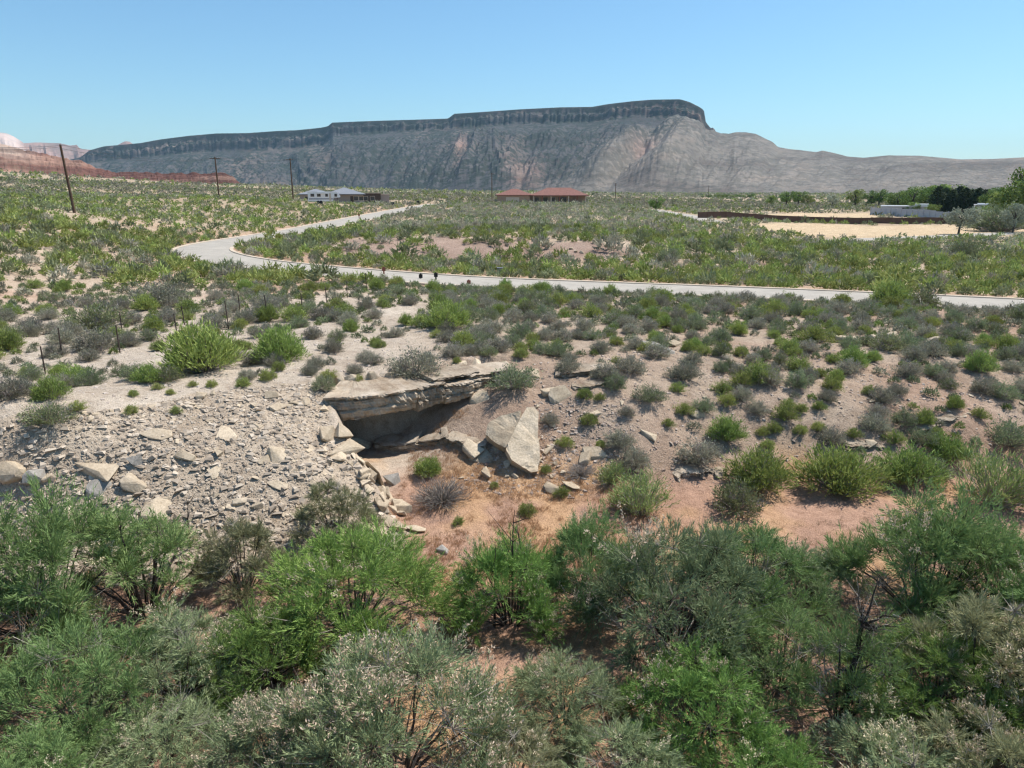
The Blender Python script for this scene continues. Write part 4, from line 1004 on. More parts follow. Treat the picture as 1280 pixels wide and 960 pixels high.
big = [
 ('rabbit',948,614,74,'bright green dome bush on the wash edge, first from the undercut bank'),('rabbit',1048,622,90,'largest bright green bush on the wash edge, between two others'),('rabbit',1135,610,68,'bright green bush on the wash edge beside the far-end grey bush'),
 ('dull',920,645,74,'low olive green bush on the red wash floor'),('rabbit',1183,578,46,'small bright green bush behind the grey bush at bank end'),('sagegreen',1165,600,46,'dark grey-green bush squeezed behind bright green bushes'),('sagegreen',1262,562,52,'grey bush on the slope behind the tall willow'),
 ('willow',800,652,86,'tall thin-leaved green willow shrub on the orange wash edge'),('willow',1243,642,100,'wide wispy green willow shrub on the bank of the wash'),('willow',765,608,44,'bright grassy willow clump behind the taller willow shrub'),
 ('dull',119,417,62,'large rounded yellow-green bush behind the fence posts'),('rabbit',255,474,92,'widest bright green bush on the sand above rubble mound'),('rabbit',350,458,68,'dense green bush on bare sand closest to the rock shelf'),('rabbit',186,481,34,'narrow green bush beside the widest one on the sand'),
 ('rabbit',95,484,36,'upright green bush just below the fence on sand'),('dull',62,534,50,'dark olive bush at the crest of rubble mound'),('sage',120,442,50,'blue grey sagebrush beneath the large rounded bush'),('sage',197,390,62,'broad grey sagebrush mass behind the second fence row'),
 ('sage',520,484,80,'large pale grey sagebrush sitting on the rock shelf'),('dome',503,485,24,'small green bush at the foot of shelf-top sagebrush'),('sagegreen',642,491,64,'large grey-green bush growing over the end of rock shelf'),('sage',711,470,40,'round grey sagebrush behind the double shelf'),('sage',788,470,46,'pale twiggy sagebrush on the end of the double shelf'),
 ('sagegreen',811,506,44,'round dark grey-green bush alone on open gravel'),('rabbit',535,598,40,'soft bright green bush in the gully mouth'),('dead',552,636,84,'tangled dry grey bush on the gully floor'),('dead',726,598,44,'dry grey bush beside the tall white-faced slab'),
 ('sage',774,562,44,'dark grey bush on the gravel above the willow clump'),('sage',872,582,60,'grey bush hanging over the small undercut bank'),('rabbit',560,416,56,'large green bush at the middle of the sandy flat'),('sage',600,430,46,'grey bush beside the large green one on sandy flat'),
 ('sagegreen',835,330,34,'dark green bush standing tall beyond the road'),('sagegreen',1204,326,40,'dark bush on the verge across the road'),('sagegreen',1250,296,56,'broad dark bush beside the pale lane'),('rabbit',1113,386,44,'bright green bush hugging the near edge of road'),('dull',1153,387,42,'dull olive bush on the near edge of road'),
 ('sagegreen',1130,532,34,'open grey-green bush on the gravel slope, upper one of two'),('sagegreen',1152,558,36,'open grey-green bush on the gravel slope, lower one of two'),('sage',467,458,30,'small grey-green bush above the mound end of shelf'),('dome',410,476,24,'tiny bright green cushion above the mound end of shelf'),
]
for b in big: plant_px(*b)
small = [('dome',*v) for v in [(449,480,15),(241,484,11),(213,494,11),(265,485,14),(197,488,12),(167,496,12),(164,518,16),(221,518,14),(348,466,20),(297,413,14),(315,416,12),(271,419,13),(571,456,13),(750,501,14),(706,560,22),(736,533,24),(751,560,15),(682,592,16),(702,622,20),(618,610,12),(659,645,24),(573,657,16),(731,500,22),(1002,516,16),(1022,540,18),(1040,489,24),(1067,548,18),(1024,514,18),(908,508,24),(953,546,16),(835,534,16),(1000,544,18),(981,527,30),(998,467,30),(855,520,24),(947,481,40),(959,562,18),(30,600,1)]][:-1]
small += [('sage',*v) for v in [(687,532,24),(783,522,22),(855,478,40),(1093,541,34),(15,502,42),(392,426,26),(70,449,26),(331,400,44),(598,444,26),(962,484,34),(1010,478,26),(1060,470,30)]]
SG = {'dome': ('small bright green cushion shrub dotting the bare ground round the gully', 'cushion shrubs round the gully'), 'sage': ('modest grey sagebrush on the bare ground round the gully', 'sagebrush round the gully')}
for k, a, b, w in small: plant_px(k, a, b, w * 1.05, *SG[k], hs_=1.25, parts=False)

# scattered shrubs: the nearest as individuals, the rest as one brush cover
rs = np.random.default_rng(11)
def cand(n, r0, r1, tmax=.80):
    r = np.sqrt(rs.uniform(r0 * r0, r1 * r1, n)); t = rs.uniform(-tmax, tmax, n); return r * np.sin(t), r * np.cos(t), r
def thin(x, y, rad, cell, ov=.72):
    """drop plants that overlap an earlier one"""
    grid = {}; keep = []
    for k, (a, b, s) in enumerate(taken): grid.setdefault((int(a // cell), int(b // cell)), []).append((a, b, s))
    for k in range(len(x)):
        i, j = int(x[k] // cell), int(y[k] // cell); ok = True
        for di in (-1, 0, 1):
            for dj in (-1, 0, 1):
                for a, b, s in grid.get((i + di, j + dj), ()):
                    if (a - x[k]) ** 2 + (b - y[k]) ** 2 < ((s + rad[k]) * ov) ** 2: ok = False; break
                if not ok: break
            if not ok: break
        if ok: grid.setdefault((i, j), []).append((x[k], y[k], rad[k])); keep.append(k)
    return np.array(keep, int)
def clear_of(x, y):
    m = ~in_poly(x, y, BANK) | (rs.uniform(0, 1, len(x)) < .12)
    for L, w in ((ROAD, 4.1), (ROAD2, 3.4), (LANE, 3.6)): m &= pl_dist(x, y, L[:, :2])[0] > w
    m &= ~in_poly(x, y, field_w) & ~in_poly(x, y, field_b)
    m &= ~in_poly(x, y, mound_poly)
    m &= pl_dist(x, y, WALL[:, :2])[0] > 1.2
    return m
HOUSES = [(o.location.x, o.location.y) for o in bpy.data.objects if o.parent is None and o.name.split('.')[0] in ('red_roof_house', 'grey_roof_house', 'flat_roof_house', 'travel_trailer', 'carport', 'long_shed')]
def green_frac(x, y, r):
    g = .5 + .0 * x
    g = np.where((r > 60) & (r < 112), .84, g)
    g = np.where((x < -.22 * y) & (r > 75) & (r < 190), .86, g)
    g = np.where((r > 106) & (x > -.2 * y) & (x < .22 * y), .1, g); g = np.where((r > 112) & (x >= .2 * y), .55, g)
    return np.where(r > 190, .3, g)
gully_poly = list(step_line) + [(step_line[-1, 0], 20.), (step_line[0, 0], 20.)]
# near zone
x, y, r = cand(9000, 23, 62); hz = gz(x, y)
den = np.where(x < -.1 * y, np.where(x < -.38 * y, .5, .5), .95) * np.where(r < 29, .62, np.where(r < 36, .9, 1)) * (.55 + .45 * sstep(-.3, .3, fbm(x / 5, y / 5, 131, 3)))
ok = clear_of(x, y) & (hz > .75) & (rs.uniform(0, 1, len(x)) < den) & ~in_poly(x, y, gully_poly)
x, y, r = x[ok], y[ok], r[ok]; gfx = rs.uniform(0, 1, len(x)) < green_frac(x, y, r)
rad = np.where(gfx, rs.uniform(.16, .42, len(x)) * np.where(rs.uniform(0, 1, len(x)) < .18, 1.7, 1), rs.uniform(.26, .62, len(x)))
rad = rad * np.where((x < -.1 * y) & (r < 36), .75, np.where(r < 36, .88, 1)); k = thin(x, y, rad, 1.5); x, y, r, gfx, rad = x[k], y[k], r[k], gfx[k], rad[k]
order = np.argsort(-(rad / r)); ng = ns = 0; rest = []
LG = {'l': ('green shrub on the pale sandy flat near the wire fences', 'green shrubs on the sandy flat'), 'h': ('rounded green shrub on the brushy hillside between wash and road', 'green shrubs on the hillside')}
LS = {'l': ('grey sagebrush on the pale sandy flat near the wire fences', 'sagebrush on the sandy flat'), 'h': ('grey sagebrush on the brushy hillside between wash and road', 'sagebrush on the hillside')}
for q in order:
    zn = 'l' if x[q] < -.1 * y[q] else 'h'; p = Vector((x[q], y[q], float(gz(x[q], y[q]))))
    if gfx[q] and ng < 245: plant(random.choice(['dome', 'dome', 'rabbit', 'dull']) if rad[q] > .3 else 'dome', p, rad[q] * 2, *LG[zn], .85, False); ng += 1
    elif not gfx[q] and ns < 255: plant(random.choice(['sage', 'sage', 'sagegreen', 'dull'][:3]), p, rad[q] * 2, *LS[zn], .85, False); ns += 1
    else: rest.append(q)
print('near shrubs', ng, ns, 'rest', len(rest))
COVG = [PAL['rabbit'], PAL['dome'], PAL['dull']]; COVS = [PAL['sage'], PAL['sagegreen']]
def cover(name, x, y, rad, green, nb, lab, seed, asp=.8, blade=.42):
    r = np.random.default_rng(seed); n = len(x); z = gz(x, y)
    a = np.repeat(np.arange(n), nb); N = n * nb
    d, phi, ct = dome_dirs(N, r, 1.5); rr = (rad[a] * (.55 + .45 * r.uniform(0, 1, N)) * (1 + .25 * np.sin(phi * 2 + a)))[:, None]
    P = np.stack([x[a], y[a], z[a]], 1) + d * rr * np.array([.8, .8, asp])
    c = np.empty((N, 3)); pick = r.integers(0, 3, n); br = r.uniform(.72, 1.2, n)[a][:, None]
    for i in range(3):
        m = green[a] & (pick[a] == i); c[m] = lerp(COVG[i], r.uniform(0, .72, m.sum())) * np.array([1.0, 1.0, 1.08])
    m = ~green[a] & (pick[a] < 2); c[m] = lerp(COVS[0], r.uniform(.15, .95, m.sum())); m = ~green[a] & (pick[a] == 2); c[m] = lerp(COVS[1], r.uniform(.2, 1., m.sum()))
    g = Geo(); D = d * .7 + np.array([0, 0, .35]) + r.normal(0, .5, (N, 3))
    blades(g, P, D, blade * rad[a] * r.uniform(.6, 1.3, N), 2.15 * rad[a] / nb ** .55, c * br, r)
    o = link(name, g.mesh(name, M_leaf)); tag(o, lab, 'brush', kind='stuff')
rest = np.array([q for q in rest if r[q] > 38 or rad[q] > .24]); cover('brush', x[rest], y[rest], rad[rest], gfx[rest], 170, 'low desert brush crowding the hillside towards the road', 5)
def zone(name, n, r0, r1, dens, rlo, rhi, nb, lab, seed, cell, asp=.8):
    x, y, r = cand(n, r0, r1, .84); g = rs.uniform(0, 1, n)
    cl = sstep(-.35, .25, fbm(x / 7, y / 7, 231, 3))
    ok = clear_of(x, y) & (rs.uniform(0, 1, n) < dens(x, y, r) * (.4 + .6 * cl))
    for a, b in HOUSES: ok &= ((x - a) ** 2 + (y - b - 5) ** 2 > 12.5 ** 2)
    x, y, r = x[ok], y[ok], r[ok]; gf_ = rs.uniform(0, 1, len(x)) < green_frac(x, y, r); rad = rs.uniform(rlo, rhi, len(x)) * np.where(rs.uniform(0, 1, len(x)) < .1, 1.5, 1)
    k = thin(x, y, rad, cell, .68); cover(name, x[k], y[k], rad[k], gf_[k], nb, lab, seed, asp)
zone('brush', 20000, 62, 112, lambda x, y, r: np.where((x < -.45 * y) & (r < 85), .5, .95), .5, 1.25, 150, 'bright green brush filling the ground beyond the road', 6, 2.9)
zone('brush', 26000, 112, 215, lambda x, y, r: np.where((x > .25 * y) & (r > 140), .4, .95), .45, 1.05, 44, 'mixed brush on the rise around the houses', 7, 3.2)
zone('brush', 26000, 215, 420, lambda x, y, r: .9 + 0 * x, .6, 1.3, 16, 'grey green brush on the far flat', 8, 4)
zone('brush', 30000, 420, 1500, lambda x, y, r: .9 + 0 * x, 1.3, 2.8, 9, 'distant brush towards the foot of the mesa', 9, 8, .6)

# dry grass in the wash and gully
def tufts(name, P, h, cols_, nb, seed, label, cat='grass', w=.008):
    r = np.random.default_rng(seed); n = len(P); a = np.repeat(np.arange(n), nb); N = len(a)
    B = np.concatenate([P, gz(P[:, 0], P[:, 1])[:, None]], 1)[a] + np.concatenate([r.normal(0, .05, (N, 2)), np.zeros((N, 1))], 1)
    D = np.concatenate([r.normal(0, .5, (N, 2)), np.ones((N, 1))], 1)
    g = Geo(); blades(g, B, D, h[a] * r.uniform(.5, 1.2, N), w, lerp(cols_, r.uniform(0, 1, N)), r); o = link(name, g.mesh(name, M_leaf)); tag(o, label, cat, kind='stuff')
wp = np.array([gp(a, b)[:2] for a, b in [(470,655),(505,600),(520,545),(560,520),(600,490),(640,520),(690,560),(720,600),(780,620),(860,650),(900,700),(640,760),(480,720)]])
P = scatter_in(wp, 5200, rs); m = fbm(P[:, 0] / 1.1, P[:, 1] / 1.1, 61, 3) > -.12; P = P[m]
tufts('dry_grass', P, np.random.default_rng(2).uniform(.06, .22, len(P)), (np.array([.36, .21, .10]), np.array([.58, .40, .22])), 14, 3, 'dry orange grass covering the gully and wash floor')
fp = np.concatenate([scatter_in(np.array([(-14., 9.), (14, 9), (17, 21), (-12, 19)]), 4200, rs)])
tufts('leaf_litter', fp, np.random.default_rng(5).uniform(.05, .2, len(fp)), (np.array([.20, .14, .09]), np.array([.42, .30, .18])), 10, 4, 'dry stems and litter on the ground between the tamarisks', 'litter')

# ------------------------------------------------------------------ tamarisks
TP = dict(green=(np.array([.095, .155, .05]), np.array([.29, .40, .15])), olive=(np.array([.19, .20, .10]), np.array([.38, .38, .21])), grey=(np.array([.135, .19, .09]), np.array([.38, .45, .235])), lush=(np.array([.085, .165, .04]), np.array([.29, .43, .115])))
PLUME = (np.array([.46, .36, .24]), np.array([.74, .62, .45]))
def tamarisk(seed, kind, h=2.0, rad=1.8, nl=20, nf=44, nb=34, plume=.06, dead=.12, trunk=0, droop=.0, bl=.10, bw=.0155, lr0=.235, stem=.024):
    """a mound of feathery sprays on many thin stems: returns branches, foliage and flower plumes"""
    r = np.random.default_rng(seed); gw, gf, gq = Geo(), Geo(), Geo()
    fx, fd, fc, px_, pd = [], [], [], [], []
    for i in range(nl):
        phi = i * 2.39996 + r.normal(0, .25); q = math.sqrt((i + .5) / nl); rho = rad * q * .86
        z = h * (.16 + .60 * (1 - q ** 2)) * r.uniform(.75, 1.2); lr = rad * lr0 * r.uniform(.75, 1.25)
        C = np.array([math.cos(phi) * rho, math.sin(phi) * rho, max(z, .25)]); out = np.array([math.cos(phi), math.sin(phi), 0]) * q
        B = np.array([math.cos(phi) * .15, math.sin(phi) * .15, -.15]); t = np.linspace(0, 1, 7)[:, None]
        P = B + (C + np.array([0, 0, lr * .5]) - B) * t + out * rho * .22 * np.sin(t * np.pi) * -.6 + r.normal(0, .03, (7, 3)) * t
        isdead = r.uniform() < dead
        cs = lerp(GREY_TWIG if isdead else DARK_BARK, [r.uniform()])[0]
        gw.tube(P, stem * r.uniform(.7, 1.3) * (1 - t[:, 0] * .8), cs, 5)
        n = nf if not isdead else 30
        D = nrm(nrm(r.normal(size=(n, 3))) * .8 + out * .35 + np.array([0, 0, .55])); O = C + D * lr * r.uniform(.0, .45, (n, 1)) * np.array([1, 1, .8]); L = lr * r.uniform(.7, 1.3, n) * (1.3 if isdead else 1)
        blades(gw, O - D * .1, D, L + .05, .008 if not isdead else .011, lerp(GREY_TWIG if isdead or r.uniform() < .3 else DARK_BARK, r.uniform(.2, 1, n)), r)
        if isdead: continue
        fl = np.clip(r.normal(.5, .25, n), 0, 1) * .6 + .4 * r.uniform()
        ts = r.uniform(.1, 1.05, (n, nb, 1)); side = r.normal(0, 1, (n, nb, 3))
        Pb = O[:, None] + D[:, None] * L[:, None, None] * ts + side * .03 * (1.25 - ts) - np.array([0, 0, droop]) * ts ** 2 * L[:, None, None]
        fx.append(Pb.reshape(-1, 3)); fd.append((D[:, None] * .85 + side * .32 + np.array([0, 0, .1 - droop * .5])).reshape(-1, 3)); fc.append(np.repeat(fl, nb))
        if r.uniform() < plume:
            m = np.where(D[:, 2] > .25)[0]; m = m[r.uniform(0, 1, len(m)) < .6]; mp = 26; ts = r.uniform(.8, 1.22, (len(m), mp, 1))
            Pp = O[m][:, None] + D[m][:, None] * L[m][:, None, None] * ts + r.normal(0, .028, (len(m), mp, 3)); px_.append(Pp.reshape(-1, 3)); pd.append((D[m][:, None] * .6 + r.normal(0, .5, (len(m), mp, 3)) + np.array([0, 0, .3])).reshape(-1, 3))
    if trunk:
        t = np.linspace(0, 1, 9)[:, None]; P = np.array([.05, 0, -.2]) + np.array([.12, .05, trunk]) * t + r.normal(0, .03, (9, 3)) * t; gw.tube(P, .10 * (1 - .7 * t[:, 0]), DARK_BARK[0], 7)
        for k in range(16):
            i = r.integers(3, 8); D = nrm(np.array([r.normal(), r.normal(), .9])); LL = trunk * r.uniform(.2, .42); tt = np.linspace(0, 1, 6)[:, None]
            gw.tube(P[i] + D * LL * tt + r.normal(0, .05, (6, 3)) * tt, .032 * (1 - .85 * tt[:, 0]), DARK_BARK[0], 5)
            n = 22; a_ = r.uniform(.2, 1, (n, 1)); blades(gw, P[i] + D * LL * a_, D + r.normal(0, .6, (n, 3)), r.uniform(.2, .55, n), .011, lerp((DARK_BARK[0], GREY_TWIG[1]), r.uniform(0, 1, n)), r)
    # bare sticks through the crown and at its foot
    n = nl * 5; a = r.uniform(0, 6.3, n); rr = rad * np.sqrt(r.uniform(0, .8, n)); B = np.stack([np.cos(a) * rr * .8, np.sin(a) * rr * .8, r.uniform(.0, .55, n) * h], 1)
    blades(gw, B, np.stack([np.cos(a), np.sin(a), r.uniform(.1, 1.4, n)], 1) + r.normal(0, .4, (n, 3)), r.uniform(.35, .9, n), .011, lerp(GREY_TWIG, r.uniform(.2, 1.3, n)), r)
    Pb = np.concatenate(fx); Db = np.concatenate(fd); u = np.concatenate(fc); n = len(Pb); Pb[:, 2] = np.maximum(Pb[:, 2], .03)
    blades(gf, Pb, Db, bl * r.uniform(.6, 1.4, n), bw, lerp(TP[kind], np.clip(.4 * r.uniform(0, 1, n) + .6 * u, 0, 1)), r)
    pm = None
    if px_:
        Pp = np.concatenate(px_); blades(gq, Pp, np.concatenate(pd), .05 * r.uniform(.6, 1.5, len(Pp)), .02, lerp(PLUME, r.uniform(0, 1, len(Pp))), r, quad=True); pm = gq.mesh('flower_plumes', M_leaf)
    return gw.mesh('branches', M_wood), gf.mesh('foliage', M_leaf), pm
TAM = dict(
 lush=[tamarisk(1, 'lush', 1.9, 1.8, 34, 36, 34, .05, .0), tamarisk(2, 'lush', 1.8, 1.7, 32, 36, 34, .14, .04)],
 green=[tamarisk(3, 'green', 2.1, 1.8, 32, 34, 32, .06, .08), tamarisk(4, 'green', 1.9, 1.9, 34, 34, 32, .05, .12)],
 grey=[tamarisk(5, 'grey', 1.8, 1.9, 36, 34, 32, .06, .16, droop=.22), tamarisk(6, 'grey', 1.7, 1.8, 32, 34, 32, .1, .2, droop=.25)],
 plume=[tamarisk(7, 'grey', 1.9, 1.8, 34, 34, 32, .5, .1), tamarisk(17, 'grey', 1.7, 1.7, 32, 34, 32, .35, .2)], olive=[tamarisk(8, 'olive', 2.0, 1.35, 24, 34, 30, .4, .05)],
 bare=[tamarisk(9, 'green', 2.2, 1.5, 22, 26, 22, .05, .4, trunk=2.3)], open=[tamarisk(10, 'green', 2.7, 1.4, 18, 32, 26, .05, .1, stem=.045)])
def tam(kind, px, py, wpx, label, v=0, hs_=1.0, zc=1.0):
    """px, py: middle of the crown in the photograph; its height above the wash floor gives where it stands"""
    q = on_z(px, py, zc); p = Vector((q[0], q[1], float(gz(q[0], q[1])))); d = (Vector(q) - Vector((0, 0, CAMZ))).length
    L = TAM[kind]; w, f, pl = L[v % len(L)]; base = {'lush': 1.75, 'green': 1.85, 'grey': 1.9, 'plume': 1.75, 'olive': 1.35, 'bare': 1.5, 'open': 1.4}[kind] * 1.0
    s = wpx * d / 887 / (2 * base)
    e = link('tamarisk', None, p, (0, 0, random.uniform(0, 6.3)), (s, s, s * hs_)); tag(e, label, 'tamarisk', 'tamarisks in the wash')
    link('branches', w, parent=e); link('foliage', f, parent=e)
    if pl: tag(link('flower_plumes', pl, parent=e), kind='stuff')
for a in [
 ('green',45,722,225,'tall green tamarisk at the foot of rubble, before the two boulders',0,1.15,1.3),
 ('open',172,690,150,'open tamarisk with dark forked stems against the rubble slope',0,1.0,1.4),
 ('green',92,840,210,'dark green tamarisk in front of the tall one below boulders',1,.9,1.0),
 ('grey',215,800,190,'grey green tamarisk with bare sticks in front of the forked one',0,.9,1.0),
 ('olive',300,690,110,'thin olive tamarisk growing at the toe of the rubble',0,1.1,1.0),
 ('olive',418,632,105,'olive tamarisk with tan plumes on the lower rubble flank',0,1.0,1.4),
 ('lush',435,735,235,'broad lush green tamarisk in front of the gully flank',0,.9,1.0),
 ('lush',325,790,170,'yellowish green tamarisk beside the broad lush one',1,.9,1.0),
 ('plume',490,885,290,'grey green tamarisk covered in cream flower plumes',0,1.0,1.2),
 ('plume',345,905,190,'smaller plumed tamarisk with pale dead stems at its foot',0,.9,1.0),
 ('lush',640,716,165,'bright green tamarisk with dark bare stems rising from it',1,1.2,1.1),
 ('green',745,700,160,'green tamarisk between the bright one and the feathery grey one',0,1.3,1.2),
 ('grey',705,835,165,'thin grey green tamarisk over bare orange ground',1,.95,1.0),
 ('grey',850,740,245,'large feathery grey tamarisk with pale arching stems',0,1.25,1.2),
 ('green',935,712,185,'green tamarisk at the edge of the bare red wash floor',1,1.0,.95),
 ('bare',1065,790,150,'half bare tamarisk with thick black trunk',0,1.25,1.7),
 ('green',1165,718,215,'tall green tamarisk behind the black-trunked one',0,1.1,1.1),
 ('olive',1240,820,170,'olive pink-flowered tamarisk beside the black-trunked one',0,1.0,1.2),
 ('lush',880,850,190,'green tamarisk with a few cream plumes before feathery grey one',1,.9,.9),
 ('grey',785,920,200,'low grey green tamarisk in front of the thin one',1,.85,.9),
 ('plume',1130,935,210,'tamarisk topped by tan plume heads below the black trunk',0,.8,1.0),
 ('green',25,945,170,'low green tamarisk in front of the dark green one',0,.8,1.2),
 ('grey',190,905,170,'dark twiggy tamarisk with pale sticks round its base',1,.75,.7),
 ('olive',640,915,130,'sparse pinkish tamarisk beside the cream plumed one',0,.9,1.0),
 ('green',975,800,180,'green tamarisk crowding against the black trunk',1,.9,.9),
 ('lush',1180,850,180,'bright green low tamarisk directly behind the tan plume heads',0,.8,.8),
 ('green',1270,718,190,'green tamarisk below the wide wispy willow shrub',1,1.0,1.1),
 ('grey',1010,712,130,'small grey green tamarisk beyond the black-trunked one',0,1.0,.8),
 ('olive',1245,930,150,'pinkish plumed tamarisk in front of the olive one',0,.9,1.0),
 ('green',1350,800,200,'green tamarisk beyond the olive pink-flowered one',0,1.0,1.0),
 ('lush',960,920,180,'low green tamarisk beside the tan plume heads',1,.8,.9),
 ('green',-90,800,220,'green tamarisk behind the tall one at rubble foot',1,1.0,1.0),
]: tam(*a)

# bare dark stems and a dead sapling standing out of the brush
def bare_stem(px, py, h, label, seed, n=7, dark=True, zc=0.):
    r = np.random.default_rng(seed); q = on_z(px, py, zc); p = Vector((q[0], q[1], float(gz(q[0], q[1])))); g = Geo()
    t = np.linspace(0, 1, 8)[:, None]; P = np.array([0, 0, -.1]) + np.array([r.normal(0, .1), r.normal(0, .1), h]) * t + r.normal(0, .03, (8, 3)) * t
    cs = lerp(DARK_BARK if dark else GREY_TWIG, [.3])[0]; g.tube(P, .035 * (1 - .85 * t[:, 0]), cs, 5)
    e = link('bare_sapling', None, p); link('stem', g.mesh('stem', M_wood), parent=e); tag(e, label, 'sapling', 'bare saplings')
    for k in range(n):
        i = r.integers(2, 7); D = nrm(np.array([r.normal(), r.normal(), 1.1])); L = h * r.uniform(.15, .35); tt = np.linspace(0, 1, 5)[:, None]
        b = Geo(); b.tube(P[i] + D * L * tt + r.normal(0, .02, (5, 3)) * tt, .014 * (1 - .8 * tt[:, 0]), cs, 4); link('branch', b.mesh('branch', M_wood), parent=e)
bare_stem(640, 770, 3.2, 'black bare sapling rising from the bright green tamarisk', 1, 9); bare_stem(618, 775, 2.4, 'shorter black sapling beside the tallest bare one', 2, 7); bare_stem(652, 760, 2.7, 'forked bare sapling behind the tallest bare one', 4, 7)
bare_stem(240, 700, 1.7, 'thin black bare sapling against the pale rubble toe', 3, 6)

# ------------------------------------------------------------------ far trees
FT = dict(cotton=(np.array([.085, .14, .035]), np.array([.20, .29, .08])), dark=(np.array([.025, .042, .02]), np.array([.07, .10, .05])), olive=(np.array([.24, .27, .19]), np.array([.43, .46, .35])), light=(np.array([.15, .21, .05]), np.array([.29, .37, .11])))
def far_tree(seed, kind, conifer=False, n=2600):
    r = np.random.default_rng(seed); gt, gc = Geo(), Geo()
    gt.tube([(0, 0, -.05), (.01, 0, .3), (0, .01, .75)], [.035, .028, .01], DARK_BARK[1], 6)
    if conifer:
        z = r.uniform(.02, 1, n) ** 1.1; w = .33 * (1 - z) ** .55 * r.uniform(.3, 1.1, n); a = r.uniform(0, 6.3, n); P = np.stack([np.cos(a) * w, np.sin(a) * w, z], 1)
    else:
        for k in range(7): gt.tube([(0, 0, .25 + .04 * k), (.12 * math.cos(k * 2.4), .12 * math.sin(k * 2.4), .5 + .04 * k), (.26 * math.cos(k * 2.4), .26 * math.sin(k * 2.4), .62 + .04 * k)], [.018, .012, .004], DARK_BARK[1], 4)
        m = 22; cd = nrm(r.normal(size=(m, 3))) * r.uniform(.2, .36, (m, 1)) * np.array([1.1, 1.1, .95]) + np.array([0, 0, .56]); a = r.integers(0, m, n)
        P = cd[a] + nrm(r.normal(size=(n, 3))) * (r.uniform(.3, 1, n) ** .5)[:, None] * r.uniform(.09, .17, m)[a][:, None]; P[:, 2] = np.maximum(P[:, 2], .08)
    blades(gc, P, r.normal(size=(n, 3)) + np.array([0, 0, .4]), .05 * r.uniform(.6, 1.4, n), .03, lerp(FT[kind], r.uniform(0, 1, n)), r, quad=True)
    return gt.mesh('trunk', M_wood), gc.mesh('crown', M_leaf)
FTM = {k: [far_tree(500 + 10 * i + v, k, k == 'dark') for v in range(3)] for i, k in enumerate(FT)}
def ftree(kind, px, base, top, label, wide=1.0, r_=None, dist=None, name='tree'):
    if dist: q = on_r(px, base, dist); p = Vector((q[0], q[1], float(gz(q[0], q[1]))))
    else: p = gp(px, base)
    rr = math.hypot(p.x, p.y); X, Y, Z = ray(px, top); h = (CAMZ + Z / math.hypot(X, Y) * rr - p.z) * (1.0 if kind == 'dark' else 1.14); wide *= 1.15
    t, c = FTM[kind][random.randrange(3)]; e = link(name, None, p, (0, 0, random.uniform(0, 6.3)), (h * wide, h * wide, h)); link('trunk', t, parent=e); link('crown', c, parent=e); tag(e, label, 'tree'); return e
ftree('cotton', 820, 264, 247, 'lone dark green tree at the top of the side road', 1.1)
for px, tp, lab in [(1122,240,'leafy green tree where the panel fence begins'),(1140,237,'green tree just behind the start of panel fence'),(1158,236,'taller green tree one short of the dark conifer row'),(1172,234,'bright green tree touching the dark conifer row')]: ftree('cotton', px, 262, tp, lab, 1.0, dist=250 + random.uniform(-10, 10))
for k, px in enumerate([1170,1179,1188,1196,1204,1212,1220,1228]): e = ftree('dark', px, 264, 233.5 + 2.0 * (k % 3) + (2 if k > 5 else 0), 'dark narrow conifer in the tight row behind the fence', 1.3, dist=235 + 4 * (k % 2), name='conifer'); e['group'] = 'conifer row'
for px, tp, k, lab in [(1130,236,'cotton','rounded green tree over the shed roof'),(1149,234,'cotton','broad green tree over the middle of panel fence'),(1166,233,'light','light leafy tree against the conifer row end'),(1232,235,'cotton','broad tree behind the last conifers'),(1246,238,'light','pale leafy tree above the carport'),(1258,236,'cotton','leafy tree touching the tallest dark tree'),(1186,231,'cotton','green crown rising behind the middle conifers')]: ftree(k, px, 264, tp, lab, 1.35, dist=262)
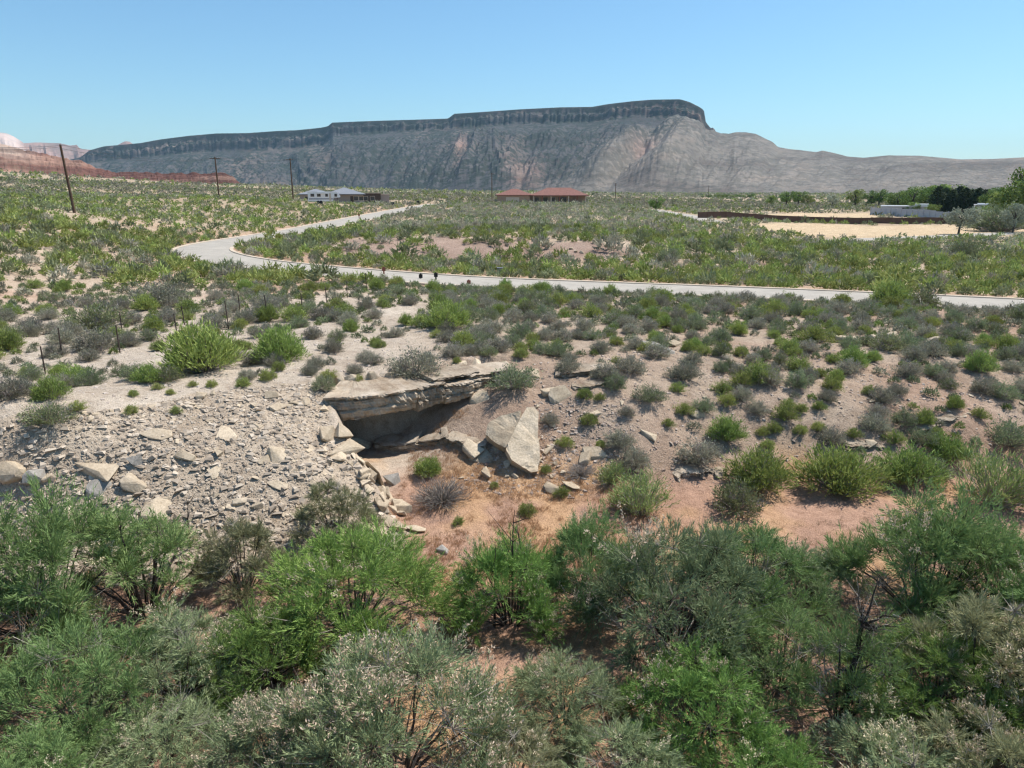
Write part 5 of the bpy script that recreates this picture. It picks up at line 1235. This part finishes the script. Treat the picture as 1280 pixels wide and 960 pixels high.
ftree('cotton', 1238, 266, 238, 'mixed green tree at the end of conifer row', .9, dist=232); ftree('light', 1252, 270, 241, 'light green tree between conifers and the tallest tree', .95, dist=200); ftree('cotton', 1277, 274, 211, 'tallest dark green tree at the edge of the homestead', .75, dist=185); ftree('cotton', 1300, 274, 220, 'dark tree behind the tallest homestead tree', .8, dist=195)
ftree('olive', 1200, 280, 257, 'silvery bush-like tree in front of the brown wall', 1.0, dist=150); ftree('olive', 1268, 277, 255, 'silvery grey tree beneath the tallest dark tree', .8, dist=160); ftree('olive', 1218, 273, 260, 'grey leafed small tree beside the carport', 1.1, dist=185)
ftree('light', 1228, 270, 259, 'yellow green small tree against the carport', 1.0, dist=190); ftree('light', 1140, 268, 254, 'yellow green tree low behind the panel fence', 1.2, dist=225); ftree('light', 1165, 268, 256, 'pale green low tree between panel fence and conifers', 1.3, dist=222)
for px, tp, k, lab in [(982,239,'cotton','small dark tree standing alone beyond the far field'),(997,239,'cotton','round green tree beside the small dark one beyond field'),(1009,245,'light','light green tree closest to the far field edge'),(963,245,'light','pale tree at the corner beyond the far field'),(1068,238,'light','light green tree half way along the far field'),(1098,237,'cotton','dark green tree pair end near the panel fence'),(1088,240,'cotton','smaller dark tree beside the pair near panel fence'),(1040,244,'olive','greyish low tree in the thicket beyond field')]: ftree(k, px, 262, tp, lab, 1.1, dist=330)
for k in range(11): e = ftree('cotton', 878 + k * 6.2 + random.uniform(-2, 2), 256, 243 + random.uniform(-1.5, 2), 'distant green tree in the line at the foot of mesa', 1.5, dist=520); e['group'] = 'distant tree line'

# ------------------------------------------------------------------ the air
hb = Geo(); hb.box(-8300, 8300, -8300, 8300, -6, 520)
M_haze = bpy.data.materials.new("haze"); M_haze.use_nodes = True; hn = M_haze.node_tree; hn.nodes.clear()
ho = hn.nodes.new("ShaderNodeOutputMaterial"); hv = hn.nodes.new("ShaderNodeVolumePrincipled")
hv.inputs['Color'].default_value = (.52, .80, 1.0, 1); hv.inputs['Density'].default_value = 5.5e-5; hv.inputs['Anisotropy'].default_value = .0
hn.links.new(hv.outputs[0], ho.inputs['Volume'])
o = link('haze', hb.mesh('haze', M_haze)); tag(o, kind='stuff')
